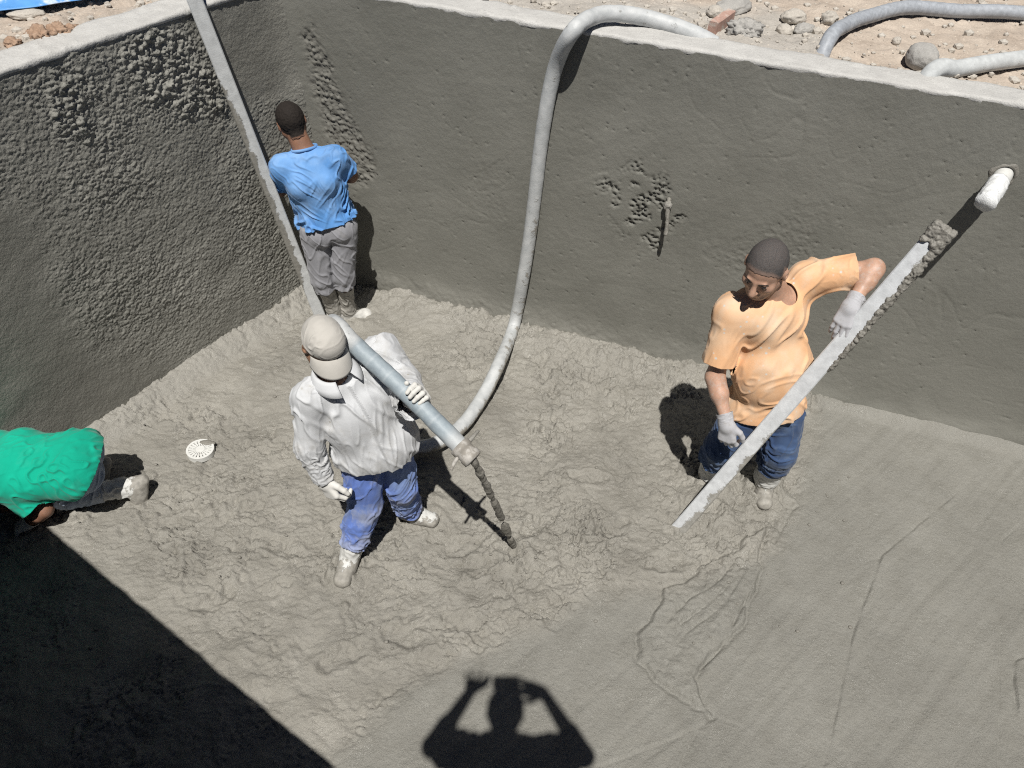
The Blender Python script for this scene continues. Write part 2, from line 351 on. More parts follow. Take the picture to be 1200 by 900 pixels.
# ------------------------------------------------------------------ implicit surfaces for people
class Field:
    def __init__(s, lo, hi, h):
        s.h = h; s.lo = np.asarray(lo, float); s.n = np.ceil((np.asarray(hi) - s.lo) / h).astype(int) + 1
        s.ax = [s.lo[i] + h * np.arange(s.n[i]) for i in range(3)]
        s.D = np.full(s.n, .15, np.float32)
    def _sub(s, lo, hi):
        sl = []; c = []
        for i in range(3):
            a = max(0, int((lo[i] - s.lo[i]) / s.h)); b = min(s.n[i], int((hi[i] - s.lo[i]) / s.h) + 2)
            if b <= a: return None, None
            sl.append(slice(a, b)); c.append(s.ax[i][a:b].astype(np.float32))
        return tuple(sl), (c[0][:, None, None], c[1][None, :, None], c[2][None, None, :])
    def _put(s, sl, d, k, sub=False):
        o = s.D[sl]
        if sub:
            d = -d; h = np.maximum(k - np.abs(o - d), 0) / k; s.D[sl] = np.maximum(o, d) + h * h * k * .25
        elif k > 0:
            h = np.maximum(k - np.abs(o - d), 0) / k; s.D[sl] = np.minimum(o, d) - h * h * k * .25
        else: s.D[sl] = np.minimum(o, d)
    def cone(s, a, b, ra, rb, k=.02, sub=False):
        a = np.asarray(a, float); b = np.asarray(b, float); m = max(ra, rb) + k + .05
        sl, c = s._sub(np.minimum(a, b) - m, np.maximum(a, b) + m)
        if sl is None: return
        ab = b - a; q = float(ab @ ab) + 1e-12
        t = np.clip(((c[0] - a[0]) * ab[0] + (c[1] - a[1]) * ab[1] + (c[2] - a[2]) * ab[2]) / q, 0, 1)
        d = np.sqrt((c[0] - a[0] - t * ab[0]) ** 2 + (c[1] - a[1] - t * ab[1]) ** 2 + (c[2] - a[2] - t * ab[2]) ** 2) - (ra + (rb - ra) * t)
        s._put(sl, d, k, sub)
    def ball(s, a, r, k=.02, sub=False): s.cone(a, a + 1e-6, r, r, k, sub)
    def ell(s, c0, R, rad, k=.03, sub=False):
        m = max(rad) + k + .05
        sl, c = s._sub(c0 - m, c0 + m)
        if sl is None: return
        k0 = 0; k1 = 0
        for i in range(3):
            q = (c[0] - c0[0]) * R[i][0] + (c[1] - c0[1]) * R[i][1] + (c[2] - c0[2]) * R[i][2]
            k0 = k0 + (q / rad[i]) ** 2; k1 = k1 + (q / rad[i] ** 2) ** 2
        k0 = np.sqrt(k0); k1 = np.sqrt(k1) + 1e-6
        s._put(sl, k0 * (k0 - 1) / k1, k, sub)
    def plane_cut(s, p, n):
        d = (s.ax[0][:, None, None] - p[0]) * n[0] + (s.ax[1][None, :, None] - p[1]) * n[1] + (s.ax[2][None, None, :] - p[2]) * n[2]
        s.D = np.maximum(s.D, d.astype(np.float32))
    def mesh(s):
        D = s.D; ins = D < 0; n = np.array(D.shape) - 1
        cnt = np.zeros(n, np.int8)
        for a in (0, 1):
            for b in (0, 1):
                for c in (0, 1): cnt += ins[a:a + n[0], b:b + n[1], c:c + n[2]]
        cell = np.argwhere((cnt > 0) & (cnt < 8)); idx = np.full(n, -1, np.int64); idx[tuple(cell.T)] = np.arange(len(cell))
        acc = np.zeros((len(cell), 3)); w = np.zeros(len(cell)); co = [(a, b, c) for a in (0, 1) for b in (0, 1) for c in (0, 1)]
        val = {o: D[cell[:, 0] + o[0], cell[:, 1] + o[1], cell[:, 2] + o[2]].astype(float) for o in co}
        for o in co:
            for ax in range(3):
                if o[ax] == 0:
                    p = list(o); p[ax] = 1; p = tuple(p); v0, v1 = val[o], val[p]; m = (v0 < 0) != (v1 < 0)
                    t = np.where(m, v0 / np.where(m, v0 - v1, 1), 0); pt = np.tile(np.array(o, float), (len(cell), 1)); pt[:, ax] += t
                    acc[m] += pt[m]; w[m] += 1
        Vt = s.lo + s.h * (cell + acc / w[:, None]); F = []
        for ax in range(3):
            a1, a2 = (ax + 1) % 3, (ax + 2) % 3; sl0 = [slice(1, -1)] * 3; sl0[ax] = slice(0, -1); sl1 = list(sl0); sl1[ax] = slice(1, None)
            A = ins[tuple(sl0)]; B = ins[tuple(sl1)]
            for m, fl in ((A & ~B, False), (~A & B, True)):
                e = np.argwhere(m)
                for j in range(3):
                    if j != ax: e[:, j] += 1
                q = []
                for o1, o2 in ((-1, -1), (0, -1), (0, 0), (-1, 0)):
                    c = e.copy(); c[:, a1] += o1; c[:, a2] += o2; q.append(idx[c[:, 0], c[:, 1], c[:, 2]])
                q = np.stack(q, 1); F.append(q[:, ::-1] if fl else q)
        F = np.concatenate(F); F = F[(F >= 0).all(1)]
        return Vt, F
def tris(F): return np.concatenate([F[:, [0, 1, 2]], F[:, [0, 2, 3]]]) if F.shape[1] == 4 else F
def vnormals(Vt, T):
    n = np.cross(Vt[T[:, 1]] - Vt[T[:, 0]], Vt[T[:, 2]] - Vt[T[:, 0]]); o = np.zeros_like(Vt)
    for i in range(3):
        for j in range(3): o[:, j] += np.bincount(T[:, i], n[:, j], len(Vt))
    return o / (np.linalg.norm(o, axis=1)[:, None] + 1e-12)
def relax(Vt, T, it=2, f=.5):
    e = np.concatenate([T[:, [0, 1]], T[:, [1, 2]], T[:, [2, 0]]]); e = np.concatenate([e, e[:, ::-1]])
    deg = np.bincount(e[:, 0], minlength=len(Vt))[:, None]
    for _ in range(it):
        s = np.stack([np.bincount(e[:, 0], Vt[e[:, 1], j], len(Vt)) for j in range(3)], 1)
        Vt = Vt + f * (s / np.maximum(deg, 1) - Vt)
    return Vt
def clip(Vt, T, s):
    """keep the part of a triangle mesh where s > 0, cut cleanly along s = 0"""
    s = np.where(np.abs(s) < 1e-7, 1e-7, s); pos = s > 0; k = pos[T].sum(1)
    out = [T[k == 3]]; newV = []; keys = []
    def edge(a, b):
        lo = np.minimum(a, b); hi = np.maximum(a, b); return lo * len(Vt) + hi
    A = []
    for cnt in (1, 2):
        t = T[k == cnt]
        if not len(t): continue
        odd = pos[t] if cnt == 1 else ~pos[t]; i = odd.argmax(1); r = np.arange(len(t))
        a, b, c = t[r, i], t[r, (i + 1) % 3], t[r, (i + 2) % 3]; A.append((cnt, a, b, c, edge(a, b), edge(a, c)))
    if not A: return Vt[:0], T[:0], np.zeros(0, int)
    u, inv = np.unique(np.concatenate([np.concatenate([x[4], x[5]]) for x in A]), return_inverse=True)
    lo, hi = u // len(Vt), u % len(Vt); t = (s[lo] / (s[lo] - s[hi]))[:, None]; nv = Vt[lo] + (Vt[hi] - Vt[lo]) * t
    p = 0
    for cnt, a, b, c, e1, e2 in A:
        n = len(a); i1 = inv[p:p + n] + len(Vt); i2 = inv[p + n:p + 2 * n] + len(Vt); p += 2 * n
        if cnt == 1: out.append(np.stack([a, i1, i2], 1))
        else: out += [np.stack([i1, b, c], 1), np.stack([i1, c, i2], 1)]
    AV = np.vstack([Vt, nv]); T2 = np.concatenate(out); used, T3 = np.unique(T2, return_inverse=True)
    return AV[used], T3.reshape(T2.shape), used
def folds(P, d, wl=.05, amp=.008, seed=0, along=.11, warp=.8):
    """cloth creases running along direction d"""
    d = nrm(np.asarray(d, float)); Q = P / wl; a = Q @ d; Q = Q - np.outer(a, d) * (1 - along)
    Q = Q + warp * np.stack([noise(P / (wl * 4.5), seed + 5 + i) for i in range(3)], 1)
    n = noise(Q, seed); r = 1.25 * np.exp(-(n / .13) ** 2) - .35 + .35 * n; m = sst(-.25, .35, noise(P / (wl * 4.0) + 3.1, seed + 9))
    return 1.75 * amp * r * (.3 + .7 * m)
def dcone(P, a, b, ra, rb):
    ab = b - a; t = ((P - a) @ ab) / (ab @ ab); tc = np.clip(t, 0, 1)
    return np.linalg.norm(P - a - np.outer(tc, ab), axis=1) - (ra + (rb - ra) * tc), t

def hand_prims(w, fd, pd, thumb_side, curl=.35, sc=1.0, spread=.10, fat=1.0, curls=None, thumb_close=.5):
    """cones of a hand: w wrist, fd finger direction, pd the way the palm faces, thumb_side unit vector towards the thumb"""
    fd = nrm(fd); pd = nrm(pd - fd * (pd @ fd)); ts = nrm(thumb_side - fd * (thumb_side @ fd) - pd * (thumb_side @ pd)); C = []
    L = .092 * sc
    offs = (.030, .010, -.011, -.030); lens = ((.044, .027, .021), (.049, .031, .023), (.045, .029, .022), (.035, .021, .019))
    for i in range(4):
        kn = w + fd * (L - (.006 if i in (0, 2) else 0) - (.013 if i == 3 else 0)) + ts * offs[i] * sc
        C.append((w + ts * offs[i] * .62 * sc + fd * .012, kn, .0165 * fat * sc, .0125 * fat * sc, .014))
        d = nrm(fd + ts * spread * (offs[i] / .03)); cv = curls[i] if curls else curl; p = kn; ang = 0.0; r0 = (.0098, .0100, .0097, .0086)[i] * fat * sc
        for j, l in enumerate(lens[i]):
            ang += cv * (1.0, 1.15, .8)[j]; dd = d * math.cos(ang) + pd * math.sin(ang); q = p + dd * l * sc
            C.append((p, q, r0 * (1 - .08 * j), r0 * (1 - .08 * (j + 1)), .004)); p = q
    b0 = w + fd * .022 * sc + ts * .024 * sc + pd * .006; b1 = b0 + nrm(fd * .62 + ts * .75 + pd * .35 * thumb_close) * .042 * sc
    b2 = b1 + nrm(fd * .85 + ts * .25 + pd * .7 * thumb_close) * .032 * sc; b3 = b2 + nrm(fd * .9 - ts * .05 + pd * .8 * thumb_close) * .026 * sc
    C += [(b0, b1, .017 * fat * sc, .0125 * fat * sc, .012), (b1, b2, .0122 * fat * sc, .0112 * fat * sc, .004), (b2, b3, .0112 * fat * sc, .009 * fat * sc, .004)]
    return C
def glove(root, w, elbow, fd, pd, ts, mat, cuff=.06, h=.0036, **kw):
    pr = hand_prims(w, fd, pd, ts, fat=1.16, **kw); ad = nrm(elbow - w)
    pts = np.array([p for c in pr for p in c[:2]] + [w + ad * (cuff + .03)])
    F = Field(pts.min(0) - .05, pts.max(0) + .05, h)
    for a, b, ra, rb, k in pr: F.cone(a, b, ra, rb, k)
    F.cone(w + nrm(fd) * .02, w + ad * (cuff + .03), .036, .048, .02)
    Vt, Q = F.mesh(); T = tris(Q); Vt = relax(Vt, T, 1)
    nr = vnormals(Vt, T); al = (Vt - w) @ ad
    Vt = Vt + nr * (folds(Vt, np.cross(ad, pd), .016, .0016, 9) * sst(-.02, .02, al))[:, None]
    Vt, T, _ = clip(Vt, T, cuff - al)
    return mk('glove', Vt, T, mat, root, solid=.002)
def boot(root, knee, ankle, toe, mat, top=.27, h=.005, shaft=.060, muddy=.12, sole=None, up=None, rev=False):
    ad = nrm(knee - ankle); fd = nrm(toe - ankle); sole = ankle[2] - .085 if sole is None else sole
    up = V(0, 0, 1) if up is None else nrm(up)
    f2 = nrm(fd - up * (fd @ up)); t0 = ankle - up * .045; side = np.cross(up, f2)
    pts = np.array([ankle + ad * (top + .04), t0 - f2 * .08 - up * .04, t0 + f2 * .22 - up * .04, t0 + side * .06, t0 - side * .06])
    F = Field(pts.min(0) - .07, pts.max(0) + .07, h)
    F.cone(ankle + ad * (top + .04), ankle + ad * .05, shaft + .006, shaft - .008, .02)
    F.cone(ankle + ad * .06, ankle - up * .01, shaft - .008, .047 * max(1, shaft / .066), .03)
    F.cone(t0 - f2 * .035, t0 + f2 * .06, .041, .042, .03); F.cone(t0 + f2 * .05 + up * .01, t0 + f2 * .135 - up * .004, .044, .040, .035)
    F.cone(t0 + f2 * .135 + side * .014, t0 + f2 * .135 - side * .012, .036, .034, .02); F.cone(ankle, t0 + f2 * .06 + up * .012, .046, .040, .04)
    F.plane_cut(t0 - up * .038, -up)
    Vt, Q = F.mesh(); T = tris(Q); Vt = relax(Vt, T, 1); al = (Vt - ankle) @ ad
    Vt = Vt + vnormals(Vt, T) * (folds(Vt, np.cross(ad, f2), .05, .004, 4) * sst(-.02, .06, al) + .0025 * noise(Vt * 40, 3))[:, None]
    Vt, T, _ = clip(Vt, T, top - al + .006 * noise(Vt * 20, 2))
    hz = (Vt - t0) @ up + .038
    return mk('boot', Vt, T, mat, root, solid=.004, attrs={'mud': sst(.07, .12, hz) * .9 if rev else sst(muddy + .06, muddy - .06, hz) * .72 + .14})

class Person:
    def __init__(s, J, label, group, build=1.0, headf=None, headu=None, belly=0.0, name='person', hs=1.07):
        s.J = J; s.hs = hs; s.b = build; s.belly = belly
        foot = (J['ra'] + J['la']) / 2; s.root = empty(name, (foot[0], foot[1], min(J['ra'][2], J['la'][2]) - .09), label, 'person', group)
        s.up = nrm(J['neck'] - J['pel']); r = J['rs'] - J['ls']; s.right = nrm(r - s.up * (r @ s.up)); s.fwd = np.cross(s.up, s.right)
        r = J['rh'] - J['lh']; s.hr = nrm(r - s.up * (r @ s.up)); s.hf = np.cross(s.up, s.hr)
        s.R = np.array([s.right, s.fwd, s.up]); s.RH = np.array([s.hr, s.hf, s.up])
        s.hf_ = nrm(headf); hu = headu - s.hf_ * (headu @ s.hf_); s.hu = nrm(hu); s.hrt = np.cross(s.hf_, s.hu)
    def hp(s, x, y, z): return s.J['head'] + (s.hrt * x + s.hf_ * y + s.hu * z) * s.hs
    def torso(s, F, e=0.0, k=.05):
        J, b = s.J, s.b; sm = (J['rs'] + J['ls']) / 2; L = np.linalg.norm(J['neck'] - J['pel'])
        F.ell(sm - s.up * .13 + s.fwd * .01, s.R, (.158 * b + e, .108 * b + e, .185 + e), k)
        F.ell(sm - s.up * .05 + s.fwd * .0, s.R, (.16 * b + e, .085 * b + e, .09 + e), k)
        for sd in ('rs', 'ls'):
            F.cone(J['neck'] - s.up * .045, J[sd] - s.up * .005, .052 + e, .052 * b + e, k)
            F.cone(J[sd], J[sd] - s.up * .02, .058 * b + e, .056 * b + e, k)
            q = 1 if sd == 'rs' else -1
            F.ball(sm - s.up * .11 + s.fwd * .075 + s.right * q * .075, .06 + e, k)
            F.ball(sm - s.up * .12 - s.fwd * .06 + s.right * q * .085, .07 + e, k)
        F.ell(J['pel'] + s.up * L * .42 + s.fwd * .005, s.R, (.142 * b + e, .102 * b + e, .16 + e), k)
        if s.belly: F.ell(J['pel'] + s.up * L * .36 + s.fwd * s.belly, s.R, (.150 * b + e, .112 * b + e, .19 + e), k)
        s.pelvis(F, e, k)
    def pelvis(s, F, e=0.0, k=.05, rise=1.0):
        J, b = s.J, s.b
        F.ell(J['pel'] + s.up * .03, s.RH, (.158 * b + e, .112 * b + e, .12 * rise + e), k)
        for q in (1, -1): F.ell(J['pel'] - s.hf * .055 + s.hr * q * .072 - s.up * .035, s.RH, (.078 + e, .08 + e, .09 + e), k * .6)
    def leg(s, F, sd, e=0.0, k=.03, ek=None, ea=None):
        J, b = s.J, s.b; h, kn, a = J[sd + 'h'], J[sd + 'k'], J[sd + 'a']; ek = e if ek is None else ek; ea = e if ea is None else ea
        F.cone(h, kn, .088 * b + e, .058 + ek, k); F.cone(kn, a, .056 + ek, .036 + ea, k)
        bk = -nrm(s.hf - nrm(a - kn) * (s.hf @ nrm(a - kn))); F.cone(kn + (a - kn) * .2 + bk * .018, kn + (a - kn) * .5 + bk * .014, .05 + ek * .9, .042 + ea * .9, k)
    def arm(s, F, sd, e=0.0, k=.025):
        J = s.J; q = max(1, min(s.b, 1.16)) ** .8; F.cone(J[sd + 's'], J[sd + 'e'], .053 * s.b + e, .041 * q + e, k); F.cone(J[sd + 'e'], J[sd + 'w'], .043 * q + e, .028 + e, k); F.cone(J[sd + 'e'], mid(J[sd + 'e'], J[sd + 'w'], .35), .038 * q + e, .044 * q + e, k)
    def bounds(s, pad=.16):
        p = np.array([v for v in s.J.values()]); return p.min(0) - pad, p.max(0) + pad
    def body(s, mat, h=.006, hands=None, stubble=.0, feet=False):
        J = s.J; lo, hi = s.bounds(); F = Field(lo, hi, h); s.torso(F, -.004)
        for sd in 'rl': s.leg(F, sd, -.006); s.arm(F, sd)
        hp = s.hp
        g = s.hs
        F.cone(hp(0, -.022, -.06), J['neck'] - s.up * .03, .058 * g, .066 * g, .035)
        F.ell(hp(0, -.012, .022), (s.hrt, s.hf_, s.hu), (.076*g, .094*g, .09*g), .02)
        F.ell(hp(0, .028, -.045), (s.hrt, s.hf_, s.hu), (.058*g, .062*g, .078*g), .03)
        for q in (1, -1):
            F.cone(hp(q * .056, -.0, -.055), hp(q * .022, .06, -.102), .018*g, .018*g, .03); F.ball(hp(q * .040, .056, -.028), .024*g, .025)
        F.ball(hp(0, .066, -.104), .02*g, .025); F.cone(hp(-.034, .080, .016), hp(.034, .080, .016), .011, .011, .016)
        for q in (1, -1): F.ball(hp(q * .031, .096, -.002), .015*g, .014, True)
        F.cone(hp(0, .086, .008), hp(0, .108, -.034), .0085*g, .0145*g, .012)
        for q in (1, -1): F.ball(hp(q * .013, .097, -.038), .009, .008)
        F.cone(hp(-.019, .084, -.066), hp(.019, .084, -.066), .0085, .0085, .006); F.cone(hp(-.016, .083, -.079), hp(.016, .083, -.079), .009, .009, .006)
        for q in (1, -1):
            F.ell(hp(q * .079, -.008, -.008), (s.hrt, s.hf_, s.hu), (.010*g, .020*g, .032*g), .008); F.ball(hp(q * .086, -.004, -.004), .010, .006, True)
        for sd in 'rl':
            if hands and sd in hands:
                for a, b, ra, rb, k in hand_prims(J[sd + 'w'], **hands[sd]): F.cone(a, b, ra, rb, k)
            else: F.cone(J[sd + 'w'], J[sd + 'w'] + nrm(J[sd + 'w'] - J[sd + 'e']) * .012, .024, .018, .012)
        if feet:
            for sd in 'rl': F.cone(J[sd + 'a'] - s.hf * .03 - V(0, 0, .03), J[sd + 'a'] + s.hf * .12 - V(0, 0, .05), .036, .03, .03)
        Vt, Q = F.mesh(); T = tris(Q); Vt = relax(Vt, T, 1, .4)
        q = (Vt - J['head']) / g; x, y, z = q @ s.hrt, q @ s.hf_, q @ s.hu
        st = stubble * sst(-.035, -.055, z) * sst(-.015, .02, y) * (np.linalg.norm(q, axis=1) < .16) * (1 - sst(.006, .0, np.abs(z + .072) - .012) * (np.abs(x) < .02))
        du = np.zeros(len(Vt))
        for sd in 'rl':
            d, t = dcone(Vt, J[sd + 'e'], J[sd + 'w'], .043, .029); du = np.maximum(du, (d < .03) * 1.0)
        o = mk('body', Vt, T, mat, s.root, attrs={'stubble': st, 'dust': du}); s.body_o = o
        v, f = ico(2)
        for q in (1, -1):
            e = mk('eye', hp(q * .031, .076, -.002) + v * .0112 * g, f, M['eye'], s.root)
            mk('iris', hp(q * .031, .0843, -.004) + v * .0048 * g, f, M['iris'], e)
            a = np.linspace(0, 1, 7)[:, None]; p = hp(q * .014, .0925, .018) * (1 - a) + hp(q * .05, .076, .016) * a + s.hu * (.005 * np.sin(a * 2.6))
            tv, tf = tube(p, np.array([.003, .0042, .0045, .0043, .004, .0034, .002]), 6); mk('eyebrow', tv, tf, M['hair'], s.root)
        return o
    def hair(s, mat, off=.008, slope=.62, base=.004, h=.0045, lump=.003, thick=.005, thin=0.0, wide=.022):
        c = s.hp(0, -.012, .022); F = Field(c - .15, c + .15, h); R = (s.hrt, s.hf_, s.hu)
        g = s.hs; F.ell(c, R, (.076*g + off, .094*g + off, .09*g + off), .02); F.cone(s.hp(0, -.03, -.03), s.hp(0, -.045, -.085), .055*g, .048*g, .02)
        Vt, Q = F.mesh(); T = tris(Q); q = (Vt - s.J['head']) / g; x, y, z = q @ s.hrt, q @ s.hf_, q @ s.hu
        Vt = Vt + vnormals(Vt, T) * (lump * noise(Vt * 60, 1) + lump * .7 * noise(Vt * 150, 2))[:, None]
        ln = np.where(y > -.005, base + slope * y, base + 1.25 * y); ln = ln - .03 * np.exp(-((y - .025) / .014) ** 2) * (np.abs(x) > .05)
        ln = np.maximum(ln, -.088); ln = ln + .02 * np.exp(-((y + .006) / .02) ** 2) * (np.abs(x) > .06)
        Vt, T, _ = clip(Vt, T, z - ln + .006 * noise(Vt * 110, 4) + .004 * noise(Vt * 45, 5))
        q = (Vt - s.J['head']) / g; x, y, z = q @ s.hrt, q @ s.hf_, q @ s.hu; ln = np.where(y > -.005, base + slope * y, base + 1.25 * y); ln = ln - .03 * np.exp(-((y - .025) / .014) ** 2) * (np.abs(x) > .05); ln = np.maximum(ln, -.088) + .02 * np.exp(-((y + .006) / .02) ** 2) * (np.abs(x) > .06)
        return mk('hair', Vt, T, mat, s.root, solid=thick, attrs={'rim': np.maximum(sst(wide, .0, z - ln), thin * sst(.03, .08, z))})
    def shirt(s, mat, hem, e=.016, sleeve=.62, cuffe=.02, long=False, h=.0056, wr=None, name='shirt', neck=.078, hemn=None, flare=.02, flap=None, nf=.02, nu=.035, drape=0.0, band=0.0, bz=-.022, soil=.35):
        J = s.J; lo, hi = s.bounds(); F = Field(lo, hi, h); s.torso(F, e)
        F.ell(J['pel'] + s.up * .0, s.RH, (.16 * s.b + e + flare, .115 * s.b + e + flare, .2), .05)
        if drape: F.ell(mid(J['pel'], J['neck'], .45) + s.fwd * (.006 + s.belly * .6), s.R, ((.146 + drape) * s.b + e, (.104 + drape * .8) * s.b + e, .24), .06)
        Dt = F.D.copy(); arms = {}
        for sd in 'rl':
            S, E, W_ = J[sd + 's'], J[sd + 'e'], J[sd + 'w']; arms[sd] = [(S, E, .058 * s.b + e, .046 + e + cuffe)]
            if long: arms[sd] = [(S, E, .058 * s.b + e, .047 + e), (E, W_, .047 + e, .034 + e)]
            for a, b, ra, rb in arms[sd]: F.cone(a, b, ra, rb, .035)
        Vt, Q = F.mesh(); T = tris(Q); Vt = relax(Vt, T, 2); nr = vnormals(Vt, T)
        V0 = Vt; d = wr(Vt, s) if wr else 0; Vt = Vt + nr * np.asarray(d)[:, None]
        hp = J['pel'] + s.up * hem; hn = s.up if hemn is None else nrm(hemn)
        sc = (Vt - hp) @ hn + .005 * noise(Vt * 6, 5)
        gi = np.clip(np.round((V0 - F.lo) / F.h).astype(int), 0, F.n - 1); tor = Dt[gi[:, 0], gi[:, 1], gi[:, 2]]
        for sd in 'rl':
            d1, t1 = dcone(V0, *arms[sd][0])
            if long:
                d2, t2 = dcone(V0, *arms[sd][1]); dm = np.minimum(d1, d2)
                cs = np.where(d2 < d1, (.97 - t2) * np.linalg.norm(J[sd + 'w'] - J[sd + 'e']), .2)
            else:
                dm = d1; cs = (sleeve - t1) * np.linalg.norm(J[sd + 'e'] - J[sd + 's']) + .004 * noise(Vt * 14, 8)
            isa = (tor > .014) & (dm < .03)
            sc = np.where(isa, np.where(cs < .1, cs, np.maximum(sc, .05)), sc)
        nb = J['neck'] + s.fwd * nf + s.up * nu
        sc = np.minimum(sc, np.linalg.norm(Vt - nb, axis=1) - neck)
        Vt, T, _ = clip(Vt, T, sc)
        so_ = mk(name, Vt, T, mat, s.root, solid=.0035, attrs={'soil': soil * np.clip(.5 + 1.2 * noise(Vt * 5, 77), 0, 1)})
        if band:
            a_ = np.linspace(0, 2 * np.pi, 49); rr_ = neck + band; c_ = nb + s.up * bz
            ring = [c_ + s.right * math.cos(q) * rr_ * .98 + s.fwd * math.sin(q) * rr_ * 1.02 - s.up * (.030 * max(0, math.sin(q)) ** 1.5 + .012 * abs(math.cos(q)) ** 3) for q in a_]
            v_, f_ = tube(ring, .0095, 10, cap=False); mk('neckband', v_, f_, mat, so_)
        return so_
    def trousers(s, mat, cuff=.7, e=.014, ek=.022, ea=.03, waist=.12, h=.0058, wr=None, cuffs=None, name='trousers', legk=.014, soil=1.0):
        J = s.J; lo, hi = s.bounds(); F = Field(lo, hi, h); s.pelvis(F, e, .05, 1.25)
        for sd in 'rl': s.leg(F, sd, e, legk, ek, ea)
        Vt, Q = F.mesh(); T = tris(Q); Vt = relax(Vt, T, 2); nr = vnormals(Vt, T)
        if wr is not None: Vt = Vt + nr * np.asarray(wr(Vt, s))[:, None]
        sc = J['pel'] @ s.up + waist - Vt @ s.up
        for sd in 'rl':
            c = cuffs[sd] if cuffs else cuff; kn, a = J[sd + 'k'], J[sd + 'a']; d, t = dcone(Vt, kn, a, .06 + ek, .04 + ea)
            o = 'l' if sd == 'r' else 'r'; d2, _ = dcone(Vt, J[o + 'k'], J[o + 'a'], .06 + ek, .04 + ea)
            sc = np.where((t > -.1) & (d < d2) & (d < .07), np.minimum(sc, (c - t) * np.linalg.norm(a - kn) + .006 * noise(Vt * 12, 3)), sc)
        Vt, T, _ = clip(Vt, T, sc); so = np.zeros(len(Vt))
        for sd in 'rl':
            kn, a = J[sd + 'k'], J[sd + 'a']; d, t = dcone(Vt, kn, a, .06 + ek, .04 + ea)
            so = np.maximum(so, np.where(d < .05, np.maximum(sst(.25, .75, t) * .8, .85 * np.exp(-((t - .12) / .16) ** 2) * ((Vt - kn) @ s.hf > .03)), 0))
        return mk(name, Vt, T, mat, s.root, solid=.004, attrs={'soil': so * soil})

def mid(a, b, t=.5): return a * (1 - t) + b * t
# ------------------------------------------------------------------ the pool: floor, walls, ground round it
def proj(P):
    d = P - CAM; z = d @ _f; z = np.where(np.abs(z) < .05, .05, z)
    return 600 + FPX * (d @ _r) / z, 450 - FPX * (d @ _u) / z, z
ZT = 2.23
_tb = np.polyfit([-1.58, -.87, -.11, 1.17, 2.49], [5.15, 4.96, 4.77, 4.50, 4.09], 1)
_bb = np.polyfit([-1.48, -.85, .05, 1.39, 2.13, 3.5], [5.23, 5.07, 4.78, 4.43, 4.26, 3.88], 1)
_tl = np.polyfit([3.62, 4.58, 5.15], [-2.49, -1.93, -1.58], 1)
_bl = np.polyfit([3.39, 4.31, 4.94, 5.23], [-2.58, -2.09, -1.65, -1.48], 1)
def back_y(x, z): t = z / ZT; return np.polyval(_bb, x) * (1 - t) + np.polyval(_tb, x) * t
def left_x(y, z): t = z / ZT; return np.polyval(_bl, y) * (1 - t) + np.polyval(_tl, y) * t
NB = nrm(V(_tb[0], -1, 0)); NL = nrm(V(1, -_tl[0], 0))
def on_back(px, py):
    Y = 4.5
    for _ in range(30):
        p = U(px, py, Y); Y = back_y(p[0], p[2])
    return U(px, py, Y)
def near_y(x): return .39 - .63 * (x + .78)
XR = 5.6
_cx = (np.polyval(_tl, 5.15)); C1 = V(-1.575, np.polyval(_tb, -1.575))
C2 = V(XR, np.polyval(_tb, XR)); C3 = V(XR, near_y(XR))
_xn = -3.2
for _ in range(50): _xn = left_x(near_y(_xn), ZT)
C4 = V(_xn, near_y(_xn))

